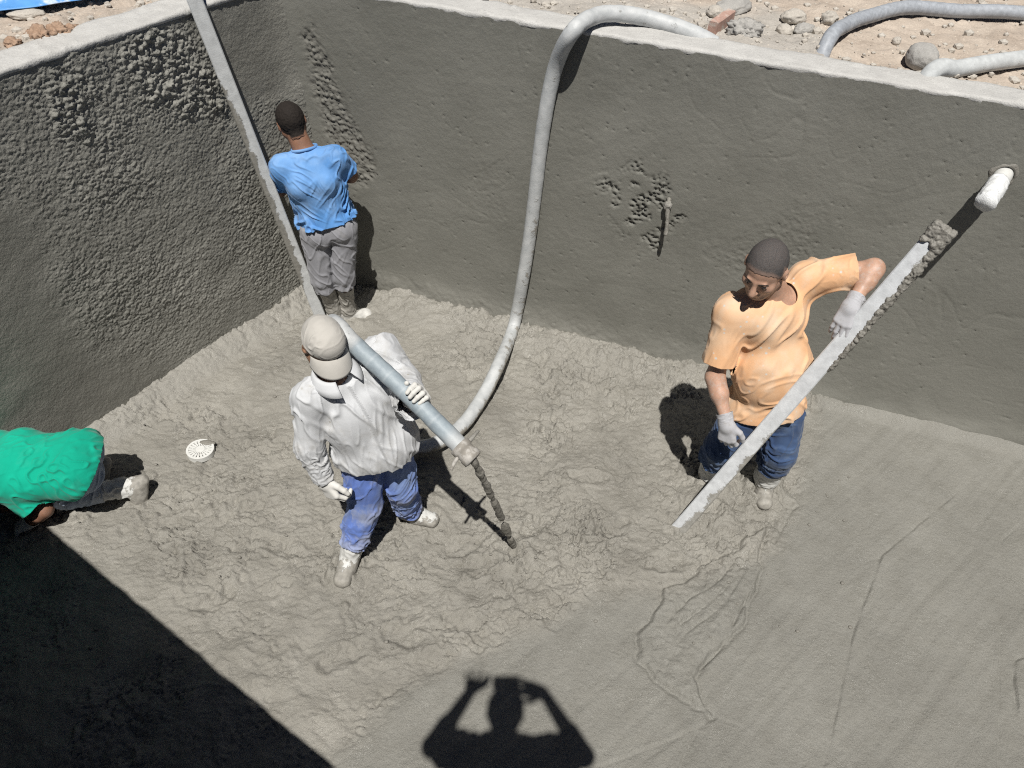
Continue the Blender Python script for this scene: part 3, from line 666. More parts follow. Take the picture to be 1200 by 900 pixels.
# floor
def axis(parts): return np.unique(np.concatenate([np.arange(a, b, s) for a, b, s in parts]).round(5))
SLAB = px_poly([(958, 466), (930, 585), (905, 645), (800, 690), (700, 705), (650, 730), (560, 765), (470, 810), (380, 905), (300, 1010), (1500, 1010), (1500, 560)])
def floor_height(x, y):
    P = P3(x, y, 1.0)
    s = poly_sd(x, y, SLAB); s = s + .05 * fbm(P3(x, y, 5.0), 3, 40); slab = sst(-.08, .10, s)
    bankd = back_y(x, 0 * x) - y; leftd = x - left_x(y, 0 * x)
    h = .030 * fbm(P * 1.3, 3, 1) * (1 - .6 * slab)
    w = np.stack([fbm(P * 3.1, 3, 11), fbm(P * 3.1, 3, 12), 0 * x], 1)
    act = sst(-.25, .35, fbm(P * 1.7, 3, 21) + .05)
    q = P * 5.4 + w * 1.5; q[:, 0] += .35 * q[:, 1]
    w2_ = np.stack([fbm(P * 14, 2, 13), fbm(P * 14, 2, 14), 0 * x], 1)
    n1 = noise(q + w2_ * .25, 31); n2 = noise(P * 12 + w * 2.2 + w2_ * .5, 32); n3 = noise(P * 27 + w * 2.4 + w2_, 33)
    k1 = act * sst(.0, .35, noise(P * 2.9, 34)); k2 = sst(.25, .75, act + .6 * noise(P * 2.6, 36)) * sst(-.1, .25, noise(P * 6.1, 35))
    crev = .5 * sst(.07, .0, np.abs(n1)) * .020 * k1 + .6 * sst(.10, .0, np.abs(n2)) * .014 * k2 + sst(.14, 0, np.abs(n3)) * .006 * act
    stepn = .5 * sst(-.025, .025, n1) * .013 * k1 + .5 * sst(-.05, .05, n2) * .007 * k2
    # churned clumps: broken cells of several sizes with open cracks between them
    busy = .18 + .82 * sst(.0, .45, noise(P * 1.6, 38) + .30 * np.exp(-bankd / .3) + .04)
    for px_, py_, rr_ in ((430, 620, .5), (850, 590, .5), (600, 640, .45), (660, 440, .5), (230, 600, .5)):
        c_ = atz(px_, py_); busy = np.maximum(busy, np.exp(-((x - c_[0]) ** 2 + (y - c_[1]) ** 2) / rr_ ** 2))
    c_ = atz(100, 800); busy = busy * (1 - .75 * np.exp(-((x - c_[0]) ** 2 + (y - c_[1]) ** 2) / .6 ** 2))
    for sc_, up_, ck_, wd_, sd_ in ((6.5, .026, .040, .085, 111), (13, .017, .026, .11, 112), (28, .005, .008, .15, 113)):
        f1, f2, rr = worley(P[:, :2] * sc_ + 1.3 * w[:, :2] + .55 * w2_[:, :2], sd_); ed = f2 - f1; gate = sst(.0, .3, noise(P * sc_ * .45, sd_ + 3) + .08)
        stepn = stepn + busy * up_ * (rr - .5) * sst(.0, .16, ed) * 1.6; crev = crev + busy * gate * ck_ * sst(wd_, .0, ed)
    lump = .012 * fbm(P * 5 + w * .5, 3, 50) + .006 * fbm(P * 19 + w2_, 3, 55) * (.35 + .8 * busy) + .0035 * fbm(P * 48, 2, 60) * (.3 + .7 * busy)
    d1, d2, rid = worley(P[:, :2] * 34 + w[:, :2] * 2, 7)
    clods = .009 * np.maximum(0, 1 - d1 * 2.0) * (rid > .6) * sst(.0, .4, noise(P * 2.2, 71) + .15 * act)
    rough = stepn - crev + lump + clods
    smooth = .0025 * fbm(P * 9, 3, 80) + .0012 * fbm(P * 60, 3, 81) + 0 * x
    sdv = nrm(atz(1000, 500)[:2] - atz(770, 700)[:2]); al_ = x * sdv[0] + y * sdv[1]; ac_ = -x * sdv[1] + y * sdv[0] + .05 * noise(P * .9, 86)
    smooth = smooth + .0065 * noise(np.stack([al_ * .55, ac_ * 9, 0 * x], 1), 83) + .0035 * noise(np.stack([al_ * .8, ac_ * 24, 0 * x], 1), 84) + .0035 * np.abs(noise(np.stack([al_ * 1.1, ac_ * 13, 0 * x], 1), 85))
    h = h + rough * (1 - slab) + smooth * slab + .012 * slab
    # lumpy bank of fallen concrete along the back wall, narrow fillet along the left one
    bk = sst(.42, .05, bankd + .10 * fbm(P * 4, 3, 90)) * sst(1.9, 1.2, x) * sst(-1.4, -.9, x)
    h = h + bk * (.05 + .03 * np.abs(noise(P * 6, 91)) + .02 * fbm(P * 16, 3, 92))
    h = h + .05 * sst(.14, .0, bankd) * sst(1.0, 1.9, x) + .10 * sst(.22, -.02, leftd)
    # heap round the man with the straightedge
    for (px, py, rad, a) in ((845, 590, .30, .05), (700, 660, .35, .02), (300, 790, .3, .02), (560, 700, .3, .015)):
        c = atz(px, py); h = h + a * np.exp(-((x - c[0]) ** 2 + (y - c[1]) ** 2) / rad ** 2) * (1 + 1.2 * noise(P * 8, 95))
    # boot prints
    rs = np.random.RandomState(5)
    prints = [(545, 640, .3), (620, 625, .9), (560, 665, .2), (330, 640, -.4), (255, 700, .8), (690, 560, .1), (640, 500, 1.3), (330, 520, .5), (300, 590, 1.0), (210, 610, .4), (470, 745, -.3), (400, 770, .6), (720, 620, .9), (780, 660, .2), (560, 440, .8), (700, 440, .4)]
    for px, py, a in prints:
        c = atz(px, py); u = (x - c[0]) * math.cos(a) + (y - c[1]) * math.sin(a); v = -(x - c[0]) * math.sin(a) + (y - c[1]) * math.cos(a)
        r = np.sqrt((u / .13) ** 2 + (v / .055) ** 2) + .55 * noise(P * 14, 99)
        h = h - .017 * sst(1.1, .6, r + .25 * noise(P * 30, 98)) + .007 * np.exp(-((r - 1.3) / .25) ** 2)
    # tool lines and lips of the screeded slab: pixel poly-lines, depth, width, step
    wob = .014 * fbm(P * 6, 4, 97); wob2 = .014 * fbm(P * 6, 4, 96)
    for pts, dep, wid, stp in (
        ([(1152, 553), (1033, 652), (1000, 740), (967, 893), (950, 960)], .010, .010, .012), ([(1033, 652), (985, 690)], .003, .02, .004),
        ([(1215, 597), (1172, 635), (1170, 760), (1168, 890), (1166, 980)], .010, .008, -.010),
        ([(1210, 770), (1188, 780), (1192, 840)], .014, .012, .012),
        ([(690, 902), (760, 878), (818, 852), (840, 840)], .012, .012, .012), ([(818, 852), (805, 878), (790, 915)], .012, .012, -.014), ([(800, 862), (745, 900)], .005, .012, .004),
        ([(880, 690), (865, 722), (845, 760), (812, 792)], .024, .012, .020), ([(862, 655), (835, 690), (800, 712), (775, 742), (766, 775)], .018, .014, .014),
        ([(885, 640), (850, 690), (815, 720), (775, 745)], .014, .014, -.010), ([(880, 660), (845, 712), (800, 748), (780, 785)], .012, .012, .008), ([(832, 838), (868, 852), (895, 872)], .006, .010, .006),
        ([(935, 590), (905, 640)], .02, .02, .015), ([(1025, 655), (1010, 662), (1003, 655)], .006, .01, 0),
        ([(835, 600), (850, 625), (845, 650)], .02, .015, .012), ([(990, 880), (965, 897)], .012, .02, .01), ([(930, 880), (935, 898)], .012, .015, 0)):
        w2 = [atz(*p) for p in (catmull([(a_, b_, 0) for a_, b_ in pts], 6)[:, :2] if len(pts) > 2 and wid > .0115 else pts)]; best = np.full_like(x, 9.); sgn = np.zeros_like(x); tt = np.zeros_like(x)
        for i in range(len(w2) - 1):
            d, sg, t = seg_dist(x + wob * (1.0 if wid > .0125 else .3), y + wob2 * (1.0 if wid > .0125 else .3), w2[i], w2[i + 1]); m = d < best
            best = np.where(m, d, best); sgn = np.where(m, sg, sgn); tt = np.where(m, (i + t) / (len(w2) - 1), tt)
        fade = sst(0, .12, tt) * sst(1.0, .88, tt)
        fade = fade * np.clip(.62 + 1.1 * noise(P * 5, 108) + .5 * noise(P * 19, 109), .12, 1.2)
        h = h - .78 * dep * fade * np.exp(-(best / (wid * .6)) ** 2) + .5 * stp * fade * sgn * np.exp(-best / (wid * 4.5)) * sst(0, wid * .5, best)
    # flow ribs of the lobe
    lobe = poly_sd(x, y, px_poly([(905, 612), (892, 640), (882, 690), (852, 752), (814, 797), (832, 838), (795, 816), (762, 792), (747, 768), (750, 742), (770, 715), (775, 690), (800, 680), (850, 650)]))
    lobe = lobe + .022 * fbm(P * 9, 4, 104) + .035 * noise(P * 4, 105)
    h = h + .022 * sst(-.008, .016, lobe) * sst(.5, .1, lobe) - .010 * np.exp(-((lobe + .012) / .012) ** 2)
    h = h + sst(-.02, .06, lobe) * (.011 * noise(np.stack([(x * .55 + y * .83) * 3, (x * .83 - y * .55) * 22, 0 * x], 1) + w * 1.6, 101) + .006 * fbm(P * 26 + w, 3, 106))
    for px_, py_, am_ in ((409, 664, .035), (497, 603, .03), (893, 572, .045), (832, 562, .045), (425, 372, .025), (397, 372, .025)):
        c = atz(px_, py_); r = np.hypot(x - c[0], y - c[1]) + .03 * noise(P * 9, 120); h = h + am_ * np.exp(-((r - .09) / .055) ** 2) * (1 + .9 * noise(P * 17, 121))
    # pile where the stream lands
    c = atz(606, 645); r = np.hypot(x - c[0], y - c[1]); h = h + .05 * np.exp(-(r / .16) ** 2) * (1 + 1.5 * noise(P * 12, 103))
    return h, slab
gx = axis([(-4.4, -2.9, .08), (-2.9, .3, .0092), (.3, 3.5, .0066), (3.5, 6.3, .1)]); gy = axis([(-4.0, 1.2, .15), (1.2, 3.6, .007), (3.6, 5.3, .0092), (5.3, 5.6, .1)])
X, Y = np.meshgrid(gx, gy, indexing='ij'); hx, slab = floor_height(X.ravel(), Y.ravel())
FV = np.stack([X.ravel(), Y.ravel(), hx], 1)
tag(mk('pool_floor', FV, grid_faces(len(gx), len(gy)), M['floor'], attrs={'slab': slab, 'dry': .75 * sst(.34, .06, X.ravel() - left_x(Y.ravel(), 0) + .10 * fbm(P3(X.ravel(), Y.ravel(), 6.0), 3, 66)) + .35 * sst(.45, .1, back_y(X.ravel(), 0) - Y.ravel() + .12 * fbm(P3(X.ravel(), Y.ravel(), 5.0), 3, 67)) * sst(1.6, .6, X.ravel())}), kind='structure')
def floor_z(x, y): return float(floor_height(np.array([x], float), np.array([y], float))[0][0])

# walls: each a thing with its rendered face and its coping
def coping(parent, a, b, n_in, step=.02, seed=0, w=.215):
    L = np.linalg.norm(b - a); m = int(L / step) + 1; d = (b - a) / L; out = -n_in[:2]
    prof = [(.004, ZT - .02), (-.002, ZT - .006), (.002, ZT + .005), (.008, ZT + .010)] + [(o, ZT + .012) for o in np.arange(.02, w, .02)] + [(w + .01, ZT - .01), (w + .02, ZT - .12), (w + .02, ZT - .4)]
    t = np.linspace(0, L, m); Pn = np.array(prof); A, B = np.meshgrid(t, np.arange(len(prof)), indexing='ij'); A = A.ravel(); B = B.ravel()
    o = Pn[B, 0]; z = Pn[B, 1]; xy = a + np.outer(A, d) + np.outer(o, out); P = np.stack([xy[:, 0], xy[:, 1], z], 1)
    e = .009 * fbm(P * 9, 3, seed) + .004 * noise(P * 40, seed + 2); top = (B >= 3) & (B < len(prof) - 3)
    P[:, :2] += np.outer(np.where(B < 5, e, np.where(B > 9, .05 * np.maximum(0, fbm(P * 3.3, 4, seed + 9)) * (o - .1) / .12, e * .3)), out)
    d1, _, rid = worley(np.stack([A, o], 1) * 22, seed + 5)
    P[:, 2] += top * (.006 * fbm(P * 5, 3, seed + 3) + .0025 * noise(P * 45, seed + 4) + .020 * np.maximum(0, 1 - d1 * 2.2) * (rid > .80) * sst(-.1, .3, noise(P * 2.2, seed + 8)))
    P[:, 2] += (B >= len(prof) - 3) * .0 
    return mk('coping', P, grid_faces(m, len(prof)), M['coping'], parent)
# left wall
LW = empty('pool_wall', (left_x(3.6, 0), 3.6, 0), 'rough splattered grey cement pool wall behind the kneeling man in green, meeting the back wall at the corner', 'wall')
ly = np.concatenate([np.arange(C4[1] - .02, 2.9, .02), np.arange(2.9, 5.22, .0056)]); lz = np.arange(-.12, ZT + .001, .0056); A, B = np.meshgrid(ly, lz, indexing='ij'); a, b = A.ravel(), B.ravel()
P = np.stack([left_x(a, b), a, b], 1); px, py, _z = proj(P)
def pxmask(pts, f): return sst(-f, f, poly_sd(px, py, [V(*p) for p in pts]))
nz = 18 * fbm(np.stack([a * 5, b * 5, 0 * a], 1), 3, 7); px = px + nz; py = py + nz
rough = np.ones_like(a) * .36
rough += .30 * pxmask([(10, 90), (110, 55), (215, 15), (240, 60), (275, 130), (265, 150), (190, 135), (120, 180), (60, 150)], 22)
rough += .5 * pxmask([(140, 55), (200, 30), (225, 45), (250, 85), (265, 130), (215, 135), (170, 110)], 16)
rough += .42 * pxmask([(50, 95), (95, 85), (110, 130), (100, 165), (60, 155)], 16)
rough += .3 * pxmask([(95, 200), (150, 180), (180, 215), (120, 260), (85, 240)], 25) + .25 * pxmask([(270, 180), (330, 280), (360, 350), (320, 370), (270, 290)], 20)
rough += .2 * pxmask([(80, 320), (200, 290), (240, 340), (150, 400), (90, 390)], 25)
rough -= .30 * pxmask([(222, 10), (335, -10), (352, 120), (300, 110), (283, 150), (262, 95), (238, 40)], 9)
rough -= .34 * pxmask([(-30, 235), (30, 245), (52, 275), (58, 330), (110, 420), (220, 430), (330, 340), (380, 360), (110, 540), (-60, 600)], 30)
rough = np.clip(rough, .03, 1.3)
lump = np.zeros_like(a)
W2 = np.stack([a, b], 1); wv = .35 * np.stack([noise(np.stack([a * 12, b * 12, 0 * a], 1), 3), noise(np.stack([a * 12, b * 12, 0 * a], 1), 4)], 1)
big = sst(.62, 1.0, rough)
for sc, am, sd, pw in ((30, .0125, 1, 1.6), (52, .0095, 2, 1.0), (84, .0085, 3, .8), (125, .0062, 4, .6)):
    d1, d2, rid = worley(W2 * sc * V(1, 1.15) + wv * (1 + sc / 40), sd); k = np.maximum(0, 1 - d1 * 1.2); keep = rid > (.45 if sc < 60 else .25)
    lump += am * k * keep * (.2 + rid) * rough ** pw * (big if sc < 40 else 1)
lump += rough * .006 * fbm(np.stack([a * 22, b * 22, 0 * a], 1), 3, 77) + big * .012 * fbm(np.stack([a * 13, b * 13, 0 * a], 1), 3, 78)
lump += .006 * fbm(np.stack([a * 4, b * 4, 0 * a], 1), 3, 9)
lump += .010 * pxmask([(300, 100), (305, 95), (345, 400), (330, 400)], 8) * 0
P = P + np.outer(.82 * lump - .005, NL); P[:, 0] += .0
P[:, 2] = np.minimum(P[:, 2], ZT)
cor = sst(4.98, 5.2, a); P += np.outer(.05 * cor ** 2, NL)       # rounded corner
mk('face', P, grid_faces(len(ly), len(lz)), M['wall_l'], LW, attrs={'wet': np.clip(.9 - rough * 1.6, 0, 1)})
coping(LW, V(C4[0], C4[1]), C1 + V(.0, .0), NL, seed=3)
# back wall
BW = empty('pool_wall', (1.0, back_y(1.0, 0), 0), 'long trowelled grey cement pool wall with the hose hanging over it and the white pipe sticking out', 'wall')
bx = np.concatenate([np.arange(-1.66, 2.9, .0085), np.arange(2.9, XR + .05, .03)]); bz = np.arange(-.12, ZT + .001, .0085)
A, B = np.meshgrid(bx, bz, indexing='ij'); a, b = A.ravel(), B.ravel(); P = np.stack([a, back_y(a, b), b], 1); px, py, _z = proj(P)
Q = np.stack([a, b, 0 * a], 1); nz = 10 * fbm(Q * 6, 3, 17); px = px + nz; py = py + nz
wq = np.stack([noise(Q * 2.0, 1), noise(Q * 2.0, 2), 0 * a], 1)
rb = .95 * pxmask([(362, 20), (385, 70), (402, 120), (428, 165), (442, 195), (425, 225), (400, 205), (385, 150), (366, 110), (358, 60)], 5)
rb += .45 * pxmask([(560, 190), (600, 180), (590, 260), (550, 250)], 22) * .4 + .35 * pxmask([(830, 300), (960, 240), (960, 300), (900, 340)], 20)
hgt = .006 * fbm(Q * 1.3, 2, 5) + .0012 * noise(np.stack([a * 3.0 + b * 1.2, b * 8 - a * 2.0, 0 * a], 1) + wq * 1.5, 6) + .0011 * fbm(Q * 26, 3, 7)
hgt += .0016 * (1 - 2 * np.abs(noise(Q * 1.7 + wq * .8, 44))) 
arc = np.abs(noise(Q * np.array([2.2, 2.2, 1]) + wq, 8)); hgt -= .0022 * sst(.03, 0, arc) * sst(.0, .3, noise(Q * 1.3, 9))
wp = .5 * wq[:, :2] + .4 * np.stack([noise(Q * 14, 21), noise(Q * 14, 22)], 1); d1, d2, rid = worley(np.stack([a, b], 1) * 38 + wp, 6); e1, e2, rid2 = worley(np.stack([a, b], 1) * 72 + wp * 2, 8)
hgt += rb * (.012 * np.maximum(0, 1 - d1 * 1.25) * (rid > .3) * (.3 + rid) + .011 * np.maximum(0, 1 - e1 * 1.4) * (.3 + rid2)) - .012 * (rb > .1) * rb
pit = pxmask([(700, 212), (745, 192), (775, 205), (800, 250), (770, 295), (735, 280), (715, 240)], 14) * sst(.0, .3, noise(Q * 9, 12) + .12)
f1, f2, rid3 = worley(np.stack([a, b], 1) * 40 + wq[:, :2], 10); hgt -= .018 * pit * sst(.5, .2, f1) - .008 * pit * noise(Q * 30, 13)
g1, _, rid4 = worley(np.stack([a, b], 1) * 17, 14); hgt -= .006 * sst(.15, .05, g1) * (rid4 > .87)
strk = pxmask([(790, 270), (830, 260), (812, 430), (795, 430)], 6); hgt -= .004 * strk * np.abs(noise(np.stack([a * 55, b * 2, 0 * a], 1), 15)) * 2
low = sst(.30, .0, b + .06 * noise(Q * 5, 16)); hgt += .03 * low ** 2 + .010 * low * np.abs(fbm(Q * 12, 3, 18)) * sst(1.6, .9, a)
hgt += .05 * sst(-1.40, -1.62, a) ** 2
P = P + np.outer(hgt, NB)
mk('face', P, grid_faces(len(bx), len(bz), True), M['wall_b'], BW, attrs={'wet': np.clip(.75 * rb + .55 * low * sst(2.2, .5, a) + .25 * sst(ZT - .10, ZT, b), 0, 1)})
coping(BW, C1, C2, NB, seed=23)
# near wall (the photographer stands on it) and the far right wall
def plain_wall(a, b, n_in, label, seed):
    r = empty('pool_wall', (*((a + b) / 2), 0), label, 'wall'); L = np.linalg.norm(b - a); m = int(L / .05); t = np.linspace(0, L, m); z = np.arange(-.12, ZT + .001, .05)
    A, B = np.meshgrid(t, z, indexing='ij'); A, B = A.ravel(), B.ravel(); xy = a + np.outer(A, (b - a) / L); P = np.stack([xy[:, 0], xy[:, 1], B], 1)
    P += np.outer(.008 * fbm(P * 3, 3, seed), n_in); mk('face', P, grid_faces(m, len(z)), M['wall_b'], r, attrs={'wet': np.zeros(len(P))}); coping(r, a, b, n_in, .05, seed)
plain_wall(C4, C3, nrm(V(.63, 1, 0)), 'near pool wall under the photographer that throws the black shadow over the floor', 61)
plain_wall(C2, C3, V(-1, 0, 0), 'far right end wall of the pool, plain grey cement', 71)

# ground: rings round the pool outline
poly = [C1, C2, C3, C4]; nn = []
for i in range(4):
    a, b = poly[i], poly[(i + 1) % 4]; d = nrm(b - a); nn.append(V(-d[1], d[0]))     # outward for clockwise order
ctr = sum(poly) / 4
for i in range(4):
    m_ = (poly[i] + poly[(i + 1) % 4]) / 2
    if (m_ - ctr) @ nn[i] < 0: nn[i] = -nn[i]
cor = []
for i in range(4):
    n0, n1 = nn[i - 1], nn[i]; cor.append((n0 + n1) / (1 + n0 @ n1))
dist = np.concatenate([np.arange(.20, 2.2, .016), np.array([2.3, 2.6, 3, 4, 6, 10, 20, 60, 200, 700])])
base = []; mit = []
for i in range(4):
    L = np.linalg.norm(poly[(i + 1) % 4] - poly[i]); k = int(L / (.016 if i in (0, 3) else .12))
    if i == 0: k = int(L / .02)
    t = np.linspace(0, 1, k, endpoint=False)[:, None]; base.append(poly[i] * (1 - t) + poly[(i + 1) % 4] * t); mit.append(cor[i] * (1 - t) + cor[(i + 1) % 4] * t)
base = np.concatenate(base); mit = np.concatenate(mit); base = np.vstack([base, base[:1]]); mit = np.vstack([mit, mit[:1]])
XY = base[:, None, :] + mit[:, None, :] * dist[None, :, None]; x, y = XY[..., 0].ravel(), XY[..., 1].ravel(); dd = np.tile(dist, len(base))
P = P3(x, y, 1.0); near = sst(6, 2, dd)
backside = sst(.3, 1.2, y - np.polyval(_tb, np.clip(x, -2, 6)) + .5) * (x > -1.5)
h = ZT - .035 + .02 * sst(.3, 1.2, dd) + near * (.028 * fbm(P * 2.4, 3, 1) + .012 * fbm(P * 11, 3, 2) + .005 * fbm(P * 38, 3, 3)) + .5 * sst(4, 60, dd) * noise(P * .03, 4)
d1, d2, rid = worley(np.stack([x, y], 1) * 24, 4); h = h + near * .014 * np.maximum(0, 1 - d1 * 1.8) * (rid > .6)
heap = np.exp(-(((x + 2.42) / .26) ** 2 + ((y - 4.22) / .28) ** 2)); d1, d2, rid = worley(np.stack([x, y], 1) * 13, 9); e1, _, r2 = worley(np.stack([x, y], 1) * 29, 19)
heap = heap * sst(.235, .36, dd); h = h + heap * (.05 + .06 * np.maximum(0, 1 - d1 * 1.3) * rid + .025 * np.maximum(0, 1 - e1 * 1.4) * r2)
px, py, _z = proj(np.stack([x, y, h], 1))
wet = np.where((_z > 0) & (dd < 4), sst(-10, 12, poly_sd(px + 14 * noise(P * 6, 5), py + 8 * noise(P * 6, 6), [V(*p) for p in [(455, -30), (690, -30), (760, 0), (905, 10), (980, 40), (960, 70), (1060, 95), (1000, 110), (600, 40)]])), 0) * (x > -1.2)
wet = np.maximum(wet, sst(.34, .24, dd + .05 * noise(P * 7, 8)) * .8)
h = h + wet * (.03 * sst(.75, .25, dd) - .004 * fbm(P * 30, 2, 7))
h = np.where(dd < .21, ZT - .3, h)
tag(mk('ground', np.stack([x, y, h], 1), grid_faces(len(base), len(dist)), M['dirt'], attrs={'wet': wet}), kind='structure')
GP = np.stack([x, y, h], 1)
def ground_z(x0, y0):
    return float(GP[np.argmin((GP[:, 0] - x0) ** 2 + (GP[:, 1] - y0) ** 2), 2])

# ------------------------------------------------------------------ objects
# pipe stub in the back wall
b0 = on_back(1176, 205); tip = U(1156, 236, b0[1] - .26); ax = nrm(tip - b0)
t = empty('pipe_stub', b0, 'short white plastic pipe wrapped in film sticking out of the back wall', 'pipe')
rr = .046; k = np.linspace(-.08, np.linalg.norm(tip - b0), 26)
pv, pf = tube([b0 + ax * s for s in k], rr + .0015 * np.sin(k * 60), 28, cap=False); mk('pipe', pv, pf, M['pvc'], t, solid=.004)
path = [b0 + ax * s for s in np.linspace(.09, k[-1] + .012, 22)]
pv, pf = tube(path, rr + .007, 36, cap=True); pv = pv + vnormals(pv, np.array([[f[0], f[1], f[2]] for f in pf if len(f) == 4])) * (.006 * noise(pv * 40, 3) + .004 * noise(pv * 95, 4))[:, None]
mk('plastic_wrap', pv, pf, M['wrap'], t)
ring = [b0 + NB * .004 + .0 * ax]; e1 = nrm(np.cross(NB, V(0, 0, 1))); e2 = np.cross(e1, NB)
Rv = []; Rf = []
for i in range(48):
    a = i / 48 * 2 * math.pi; wv = .012 * math.sin(a * 3 + 1) + .006 * math.sin(a * 7)
    for r_, o_ in ((.046, -.02), (.052, .006), (.058 + wv * .3, .010), (.070 + wv * .6, .0)):
        Rv.append(b0 + (e1 * math.cos(a) + e2 * math.sin(a)) * r_ + NB * (o_ + .004))
for i in range(48):
    for j in range(3): Rf.append((i * 4 + j, ((i + 1) % 48) * 4 + j, ((i + 1) % 48) * 4 + j + 1, i * 4 + j + 1))
mk('cement_collar', np.array(Rv), Rf, M['cement'], t)
# cement covered stub
s0 = on_back(783, 240); s1 = U(780, 276, s0[1] - .10)
t = empty('rebar_stub', s0, 'thin crooked bar end caked in cement sticking out of the back wall', 'bar')
mp_ = (s0 + s1) / 2 - V(0, .02, 0); pts = catmull([s0 - NB * .05 + V(0, 0, .05), s0 + V(0, 0, .03) - NB * -.02, mp_, s1], 8)
pv, pf = tube(pts, np.linspace(.014, .012, len(pts)), 12); pv += .006 * np.stack([noise(pv * 60, i) for i in range(3)], 1); mk('bar', pv, pf, M['cement'], t)
v, f = ico(3); c = s0 + NB * .03 + V(0, 0, .01); v2 = v * V(.026, .024, .034); v2 = v2 + v * (.010 * fbm(v * 2.5, 3, 3))[:, None]; mk('cement_lump', c + v2, f, M['cement_pale'], t)

# floor drain
c = atz(235, 528); c[2] = floor_z(c[0], c[1]) + .018
t = empty('floor_drain', c, 'round white slotted drain cover set in the wet floor', 'drain')
def disc(r0, r1, z0, z1, a0=0, a1=2 * math.pi, n=64, off=0.0):
    Vt = []; F = []
    for i in range(n + 1):
        a = a0 + (a1 - a0) * i / n
        for r_, z_ in ((r0, z0), (r0, z1), (r1, z1), (r1, z0)): Vt.append(c + V(math.cos(a) * r_, math.sin(a) * r_, z_ + off))
    for i in range(n):
        for j in range(4): F.append((i * 4 + j, (i + 1) * 4 + j, (i + 1) * 4 + (j + 1) % 4, i * 4 + (j + 1) % 4))
    F.append([0, 1, 2, 3]); F.append([n * 4 + q for q in (3, 2, 1, 0)]); return np.array(Vt), F
mk('rim', *disc(.070, .084, -.03, .006), M['pvc'], t, smooth=False)
bars = [disc(.024, .0705, -.008, .004, i / 20 * 2 * math.pi, (i + .70) / 20 * 2 * math.pi, 3) for i in range(20)]
mk('grate', *merge(bars + [disc(.0, .0265, -.008, .0045, n=40), disc(.0455, .0505, -.008, .0035)]), M['pvc'], t, smooth=False)
mk('sump', *disc(.0, .080, -.030, -.022, n=40), M['cement_pale'], t, smooth=False)
v, f = ico(3); q = c + V(.028, .058, .002); v2 = v * V(.050, .022, .010); v2 = v2 + v * (.006 * fbm(v * 3, 3, 5))[:, None]; mk('cement_lump', q + v2, f, M['cement'], t)

# hoses
def crust(path, Vt, n, base=.3, low=.35):
    i = np.arange(len(Vt)) // n; dz = Vt[:, 2] - path[i][:, 2]; dx = Vt[:, 0] - path[i][:, 0]
    return i, dz, dx
# the clamp's place from its own shadow: nearest point of the view ray to the sun ray
g = atz(563, 596); d0 = ray(543, 527); A_ = np.stack([d0, SUN], 1); sol = np.linalg.lstsq(A_, g - CAM, rcond=None)[0]; noz = CAM + d0 * sol[0]
YN = noz[1]
way = [on_back(830, 42) * 0 + atz(838, 52, 2.20), atz(812, 39, 2.245), atz(775, 26, 2.275), atz(735, 17, 2.30), atz(700, 18, 2.305), atz(672, 36, 2.275)]
for px_, py_, o in ((651, 78, .05), (638, 140, .052), (630, 200, .052), (623, 260, .056), (614, 320, .07), (602, 382, .11)):
    p = on_back(px_, py_); way.append(U(px_, py_, p[1] - o))
way += [atz(584, 428, .14), atz(565, 466, .085), atz(541, 499, .085), atz(512, 519, .085), atz(480, 526, .09), U(455, 528, 3.13), U(420, 505, 3.17), U(395, 455, 3.14), U(388, 405, 3.05)]
sh = U(402, 390, 2.80); sh2 = U(420, 408, 2.76)
way += [U(389, 380, 2.93), sh, sh2]
for s in (.2, .4, .6, .8, 1.0): way.append(sh2 + (noz - sh2) * s + V(0, 0, .012 * math.sin(s * 3.1)))
path = catmull(way, 14); path = np.array(path)
zc = (path - CAM) @ _f; rad = np.full(len(path), .0455); rad[-85:] = .0415
NT = 24; hv, hf = tube(path, rad, NT); ii = np.arange(len(hv)) // NT; s_ = ii / len(path)
dz = (hv[:, 2] - path[ii][:, 2]) / .045; dxs = ((hv - path[ii]) @ V(1, 0, 0)) / .045
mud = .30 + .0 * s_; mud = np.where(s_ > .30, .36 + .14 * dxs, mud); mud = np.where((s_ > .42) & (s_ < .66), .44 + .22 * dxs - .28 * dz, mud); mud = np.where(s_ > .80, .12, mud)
hv = hv + (.0015 * noise(hv * 30, 2) + .001 * np.sin(s_ * 900))[:, None] * 0 + .0025 * np.stack([noise(hv * 25, i) for i in range(3)], 1)
m, n, l, b = new_mat('hose_cover'); 
a = N(n, 'ShaderNodeAttribute', attribute_name='mud'); a2 = N(n, 'ShaderNodeAttribute', attribute_name='tone')
nn_ = tex(n, l, 16, 8, .72); ad = N(n, 'ShaderNodeMath', operation='MULTIPLY_ADD'); l.new(nn_, ad.inputs[0]); ad.inputs[1].default_value = 1.3; ad.inputs[2].default_value = -.65
ad2 = N(n, 'ShaderNodeMath', operation='ADD'); l.new(a.outputs['Fac'], ad2.inputs[0]); l.new(ad.outputs[0], ad2.inputs[1])
kk = ramp(n, l, ad2.outputs[0], [(.46, (0, 0, 0)), (.56, (1, 1, 1))])
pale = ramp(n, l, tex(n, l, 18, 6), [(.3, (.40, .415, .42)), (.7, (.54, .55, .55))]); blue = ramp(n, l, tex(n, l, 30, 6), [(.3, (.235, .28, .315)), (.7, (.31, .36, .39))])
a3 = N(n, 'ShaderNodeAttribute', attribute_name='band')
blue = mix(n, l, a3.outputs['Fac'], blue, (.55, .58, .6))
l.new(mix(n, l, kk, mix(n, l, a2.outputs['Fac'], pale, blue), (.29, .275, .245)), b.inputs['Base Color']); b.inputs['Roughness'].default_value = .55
bump(n, l, b, [(kk, .5, .005), (tex(n, l, 90, 5), .3, .004)])
M['hose_main'] = m
